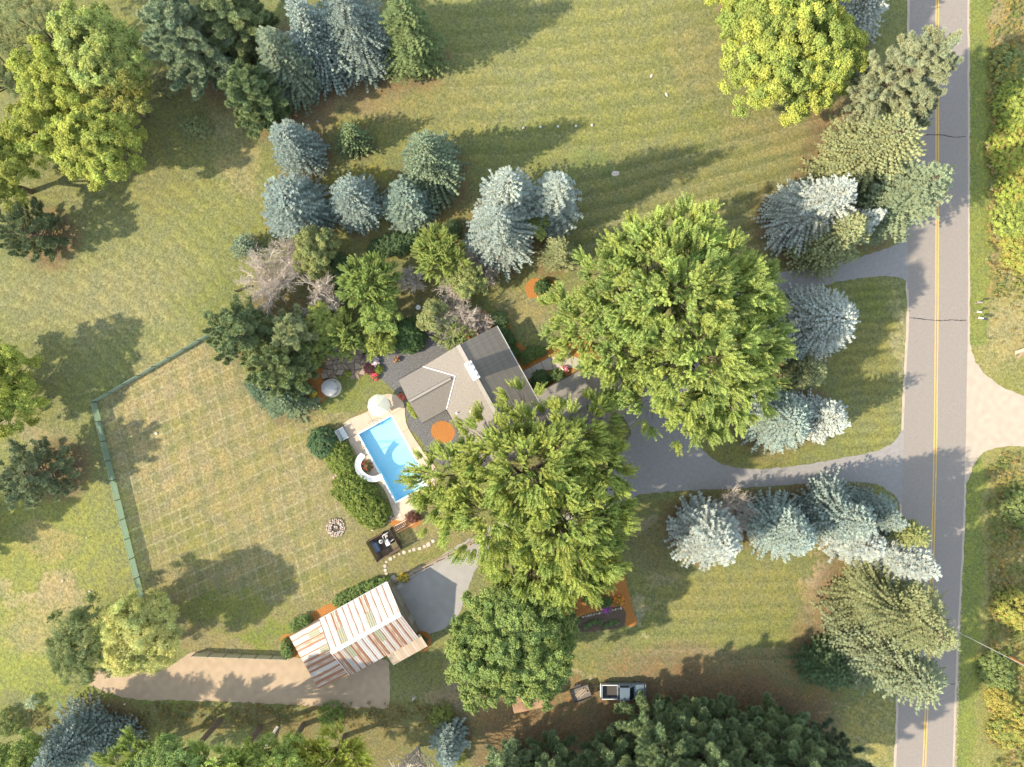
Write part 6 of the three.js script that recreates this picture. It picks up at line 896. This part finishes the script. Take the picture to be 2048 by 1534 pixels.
{ // pickup truck
  const t = thing('pickup_truck', 'silver blue pickup truck with open bed, nose hidden under the bottom pines', 'truck', at(1246, 1377), 0.0); const paint = new THREE.MeshPhysicalMaterial({ color: new THREE.Color().setRGB(0.20, 0.27, 0.36), roughness: 0.3, metalness: 0.3, clearcoat: 0.8 });
  const prof = (pts, w, y = 0) => { const s = new THREE.Shape(pts.map(p => new THREE.Vector2(...p))); const g = new THREE.ExtrudeGeometry(s, { depth: w - 0.1, bevelEnabled: true, bevelSize: 0.05, bevelThickness: 0.05, bevelSegments: 3 }); g.translate(0, y, -(w - 0.1) / 2); return g; };
  mesh(prof([[-0.75, 0.45], [2.6, 0.45], [2.62, 0.85], [2.4, 1.02], [1.1, 1.08], [-0.75, 1.08]], 1.85), paint, 'body', t);
  mesh(prof([[-0.72, 1.08], [1.15, 1.08], [0.55, 1.68], [-0.55, 1.72]], 1.6), paint, 'cab', t);
  { const w = mesh(box(0.9, 0.03, 1.45, 0.88, 1.40, 0, 0, 0, -0.79), glassMat, 'windshield', t); const r = mesh(box(0.03, 0.42, 1.4, -0.72, 1.42, 0, 0, 0, -0.2), glassMat, 'rear_window', t); for (const z of [-0.84, 0.84]) mesh(box(1.1, 0.4, 0.02, -0.02, 1.36, z), glassMat, 'side_window', t); }
  for (const z of [-0.86, 0.86]) mesh(rbox(1.95, 0.62, 0.13, 0.04, -1.78, 0.78, z), paint, 'bed_side', t); mesh(rbox(0.10, 0.58, 1.6, 0.03, -2.72, 0.76, 0), paint, 'tailgate', t); mesh(box(1.9, 0.06, 1.6, -1.75, 0.55, 0), std([0.06, 0.055, 0.052], 0.8), 'bed_floor', t); mesh(rbox(0.07, 0.5, 1.6, 0.02, -0.83, 0.85, 0), paint, 'bulkhead', t);
  for (const z of [-0.86, 0.86]) mesh(rbox(1.9, 0.03, 0.10, 0.012, -1.78, 1.105, z), whiteMetal, 'bed_rail', t);
  for (const z of [-0.8, 0.8]) { for (const x of [-1.75, 1.75]) wheel(t, x, 0.37, z, 0.37, 0.24); mesh(rbox(0.08, 0.15, 0.28, 0.02, 2.66, 0.82, z * 0.8), std([0.8, 0.8, 0.78], 0.2), 'headlight', t); mesh(rbox(0.05, 0.25, 0.1, 0.015, -2.78, 0.85, z * 1.08), std([0.4, 0.03, 0.03], 0.3), 'tail_light', t); mesh(rbox(0.12, 0.14, 0.2, 0.03, 0.85, 1.2, z * 1.28), darkTrim, 'mirror', t); }
  mesh(rbox(0.14, 0.2, 1.8, 0.04, 2.7, 0.55, 0), rimMat, 'bumper', t); mesh(rbox(0.14, 0.18, 1.75, 0.04, -2.85, 0.52, 0), rimMat, 'bumper', t);
}
// ================= roadside things =================
[[1949, 607, 'grey mailbox, uppermost of the three by the road', [0.30, 0.30, 0.31]], [1948, 626, 'pale mailbox on a thin post, middle of the three by the road', [0.55, 0.55, 0.53]], [1951, 638, 'white mailbox with a dark side box, lowest of the three by the road', [0.72, 0.72, 0.72]]].forEach((q, i) => {
  const m = thing('mailbox', q[2], 'mailbox', at(q[0], q[1]), -0.15, 'mailboxes by the road'); mesh(rbox(0.1, 1.05, 0.1, 0.01, 0, 0.52, 0), timber, 'post', m); const s = new THREE.Shape(); s.moveTo(-0.11, 0); s.lineTo(0.11, 0); s.lineTo(0.11, 0.14); s.absarc(0, 0.14, 0.11, 0, Math.PI); s.closePath(); const g = new THREE.ExtrudeGeometry(s, { depth: 0.52, bevelEnabled: false }); g.rotateY(Math.PI / 2); g.translate(-0.34, 1.06, 0); const b = mesh(g, std(q[3], 0.4), 'box', m); mesh(box(0.02, 0.14, 0.03, 0.0, 1.26, 0.125), std([0.5, 0.05, 0.04], 0.5), 'flag', b); if (i === 2) mesh(rbox(0.6, 0.3, 0.3, 0.02, 0.42, 1.12, 0), std([0.05, 0.055, 0.07], 0.5), 'newspaper_box', m); });
{
  const p = thing('utility_pole', 'brown wooden utility pole leaning out of the right edge', 'pole', at(2012, 1309)); mesh(cyl(0.13, 0.18, 9.5, 12, 0, -0.2, 0), surf([0.30, 0.145, 0.06], { amp: 0.2, tile: 2 }), 'shaft', p); mesh(rbox(0.12, 0.14, 2.2, 0.02, 0, 8.6, 0), timber, 'crossarm', p); for (const z of [-0.9, 0, 0.9]) mesh(cyl(0.04, 0.06, 0.18, 8, 0, 8.67, z), std([0.35, 0.36, 0.37], 0.3), 'insulator', p);
  const b = at(2012, 1309), a = V3(b.x, 7.6, b.z), e = at(1700, 1155, 6.5), mid = a.clone().lerp(e, 0.5); mid.y -= 0.4; addTop(mesh(new THREE.TubeGeometry(new THREE.CatmullRomCurve3([a, mid, e]), 40, 0.028, 5), std([0.45, 0.44, 0.42], 0.5)), 'service_wire', 'grey overhead wire running from the utility pole across the road', 'wire');
}
{ const b = thing('plywood_scrap', 'pale tilted wooden board at the right edge above the side road', 'board', at(2038, 702).setY(0.1), 0.35); const m = surf([0.50, 0.43, 0.33], { amp: 0.15 }); const q = mesh(rbox(1.5, 0.04, 0.5, 0.01), m, 'board', b); q.rotation.x = 0.5; q.position.y = 0.2; const r = mesh(rbox(1.2, 0.04, 0.35, 0.01, -0.2, 0.05, 0.45), surf([0.33, 0.25, 0.16], { amp: 0.15 }), 'broken_board', b); r.rotation.y = 0.4; }
// small markers on the grass
[[1047, 256], [1081, 254.5], [1116, 253.5], [1152, 252.5], [1184, 250.5]].forEach((q, i) => { const m = addTop(mesh(new THREE.LatheGeometry([[0, 0], [0.16, 0], [0.17, 0.06], [0.12, 0.2], [0, 0.24]].map(p => new THREE.Vector2(...p)), 14), std([0.62, 0.62, 0.62], 0.5)), 'marker_stone', ['first', 'second', 'third', 'fourth', 'fifth'][i] + ' white marker from the left in the row on the upper lawn', 'marker', 'white markers in a row on the upper lawn'); m.position.copy(at(q[0], q[1])); });
[[1231, 347, 'pale sandy rock on the striped lawn right of the star shaped spruce', 0.55, 0.35], [1303, 152, 'white flat stone on the upper lawn, upper of two', 0.28, 0.15], [1333, 189, 'white flat stone on the upper lawn, lower of two', 0.3, 0.16], [180, 1183, 'white stone on the green field left of the lower fence end', 0.2, 0.18], [126, 1161, 'small white stone near the left edge of the field', 0.18, 0.14], [313, 867, 'pale flat stone on the yard lawn', 0.22, 0.2], [635, 243, 'small pale stone on the bare ground below the top cluster', 0.16, 0.14]].forEach((q, i) => { const m = addTop(mesh(STN[i % 5], stoneMats[2]), 'field_stone', q[2], 'stone'); m.position.copy(at(q[0], q[1])).setY(0.04); m.scale.set(q[3], 0.1, q[4]); m.rotation.y = i; });
{ const p = thing('marker_post', 'thin pole standing at the left end of the gravel yard', 'pole', at(263, 1397)); mesh(cyl(0.045, 0.055, 1.6, 8), timber, 'shaft', p); mesh(new THREE.SphereGeometry(0.09, 10, 8).translate(0, 1.62, 0), std([0.65, 0.62, 0.55], 0.5), 'cap', p); }
{ const p = thing('marker_post', 'thin white capped stake in the field left of the fence', 'pole', at(184, 1072)); mesh(cyl(0.025, 0.03, 1.1, 8), darkTrim, 'shaft', p); mesh(new THREE.SphereGeometry(0.07, 10, 8).translate(0, 1.12, 0), std([0.7, 0.7, 0.7], 0.5), 'cap', p); }
{ const p = thing('fallen_trunk', 'grey tree trunk leaning among the bottom left trees', 'log', at(556, 1452)); mesh(bar(V3(0, 0, 0), V3(-1.6, 0.9, 2.6), 0.2, 0.13, 9), greyBark, 'trunk', p); mesh(bar(V3(-0.8, 0.45, 1.3), V3(-1.5, 1.2, 1.1), 0.06, 0.03, 6), greyBark, 'branch', p); }
{ const p = thing('brush_pile', 'pale dead branches lying on the ground below the shed', 'brush', at(826, 1400)); srand(12); for (let i = 0; i < 9; i++) { const a = 1.1 + gauss() * 0.45; mesh(bar(V3(gauss() * 0.15, 0.05, gauss() * 0.15), V3(Math.cos(a) * rr(0.5, 1), rr(0.1, 0.4), -Math.sin(a) * rr(0.6, 1.2)), 0.03, 0.008, 4), greyBark, 'branch', p); } }
buildGround();
console.log('instances', INST);
renderer.render(scene, camera);
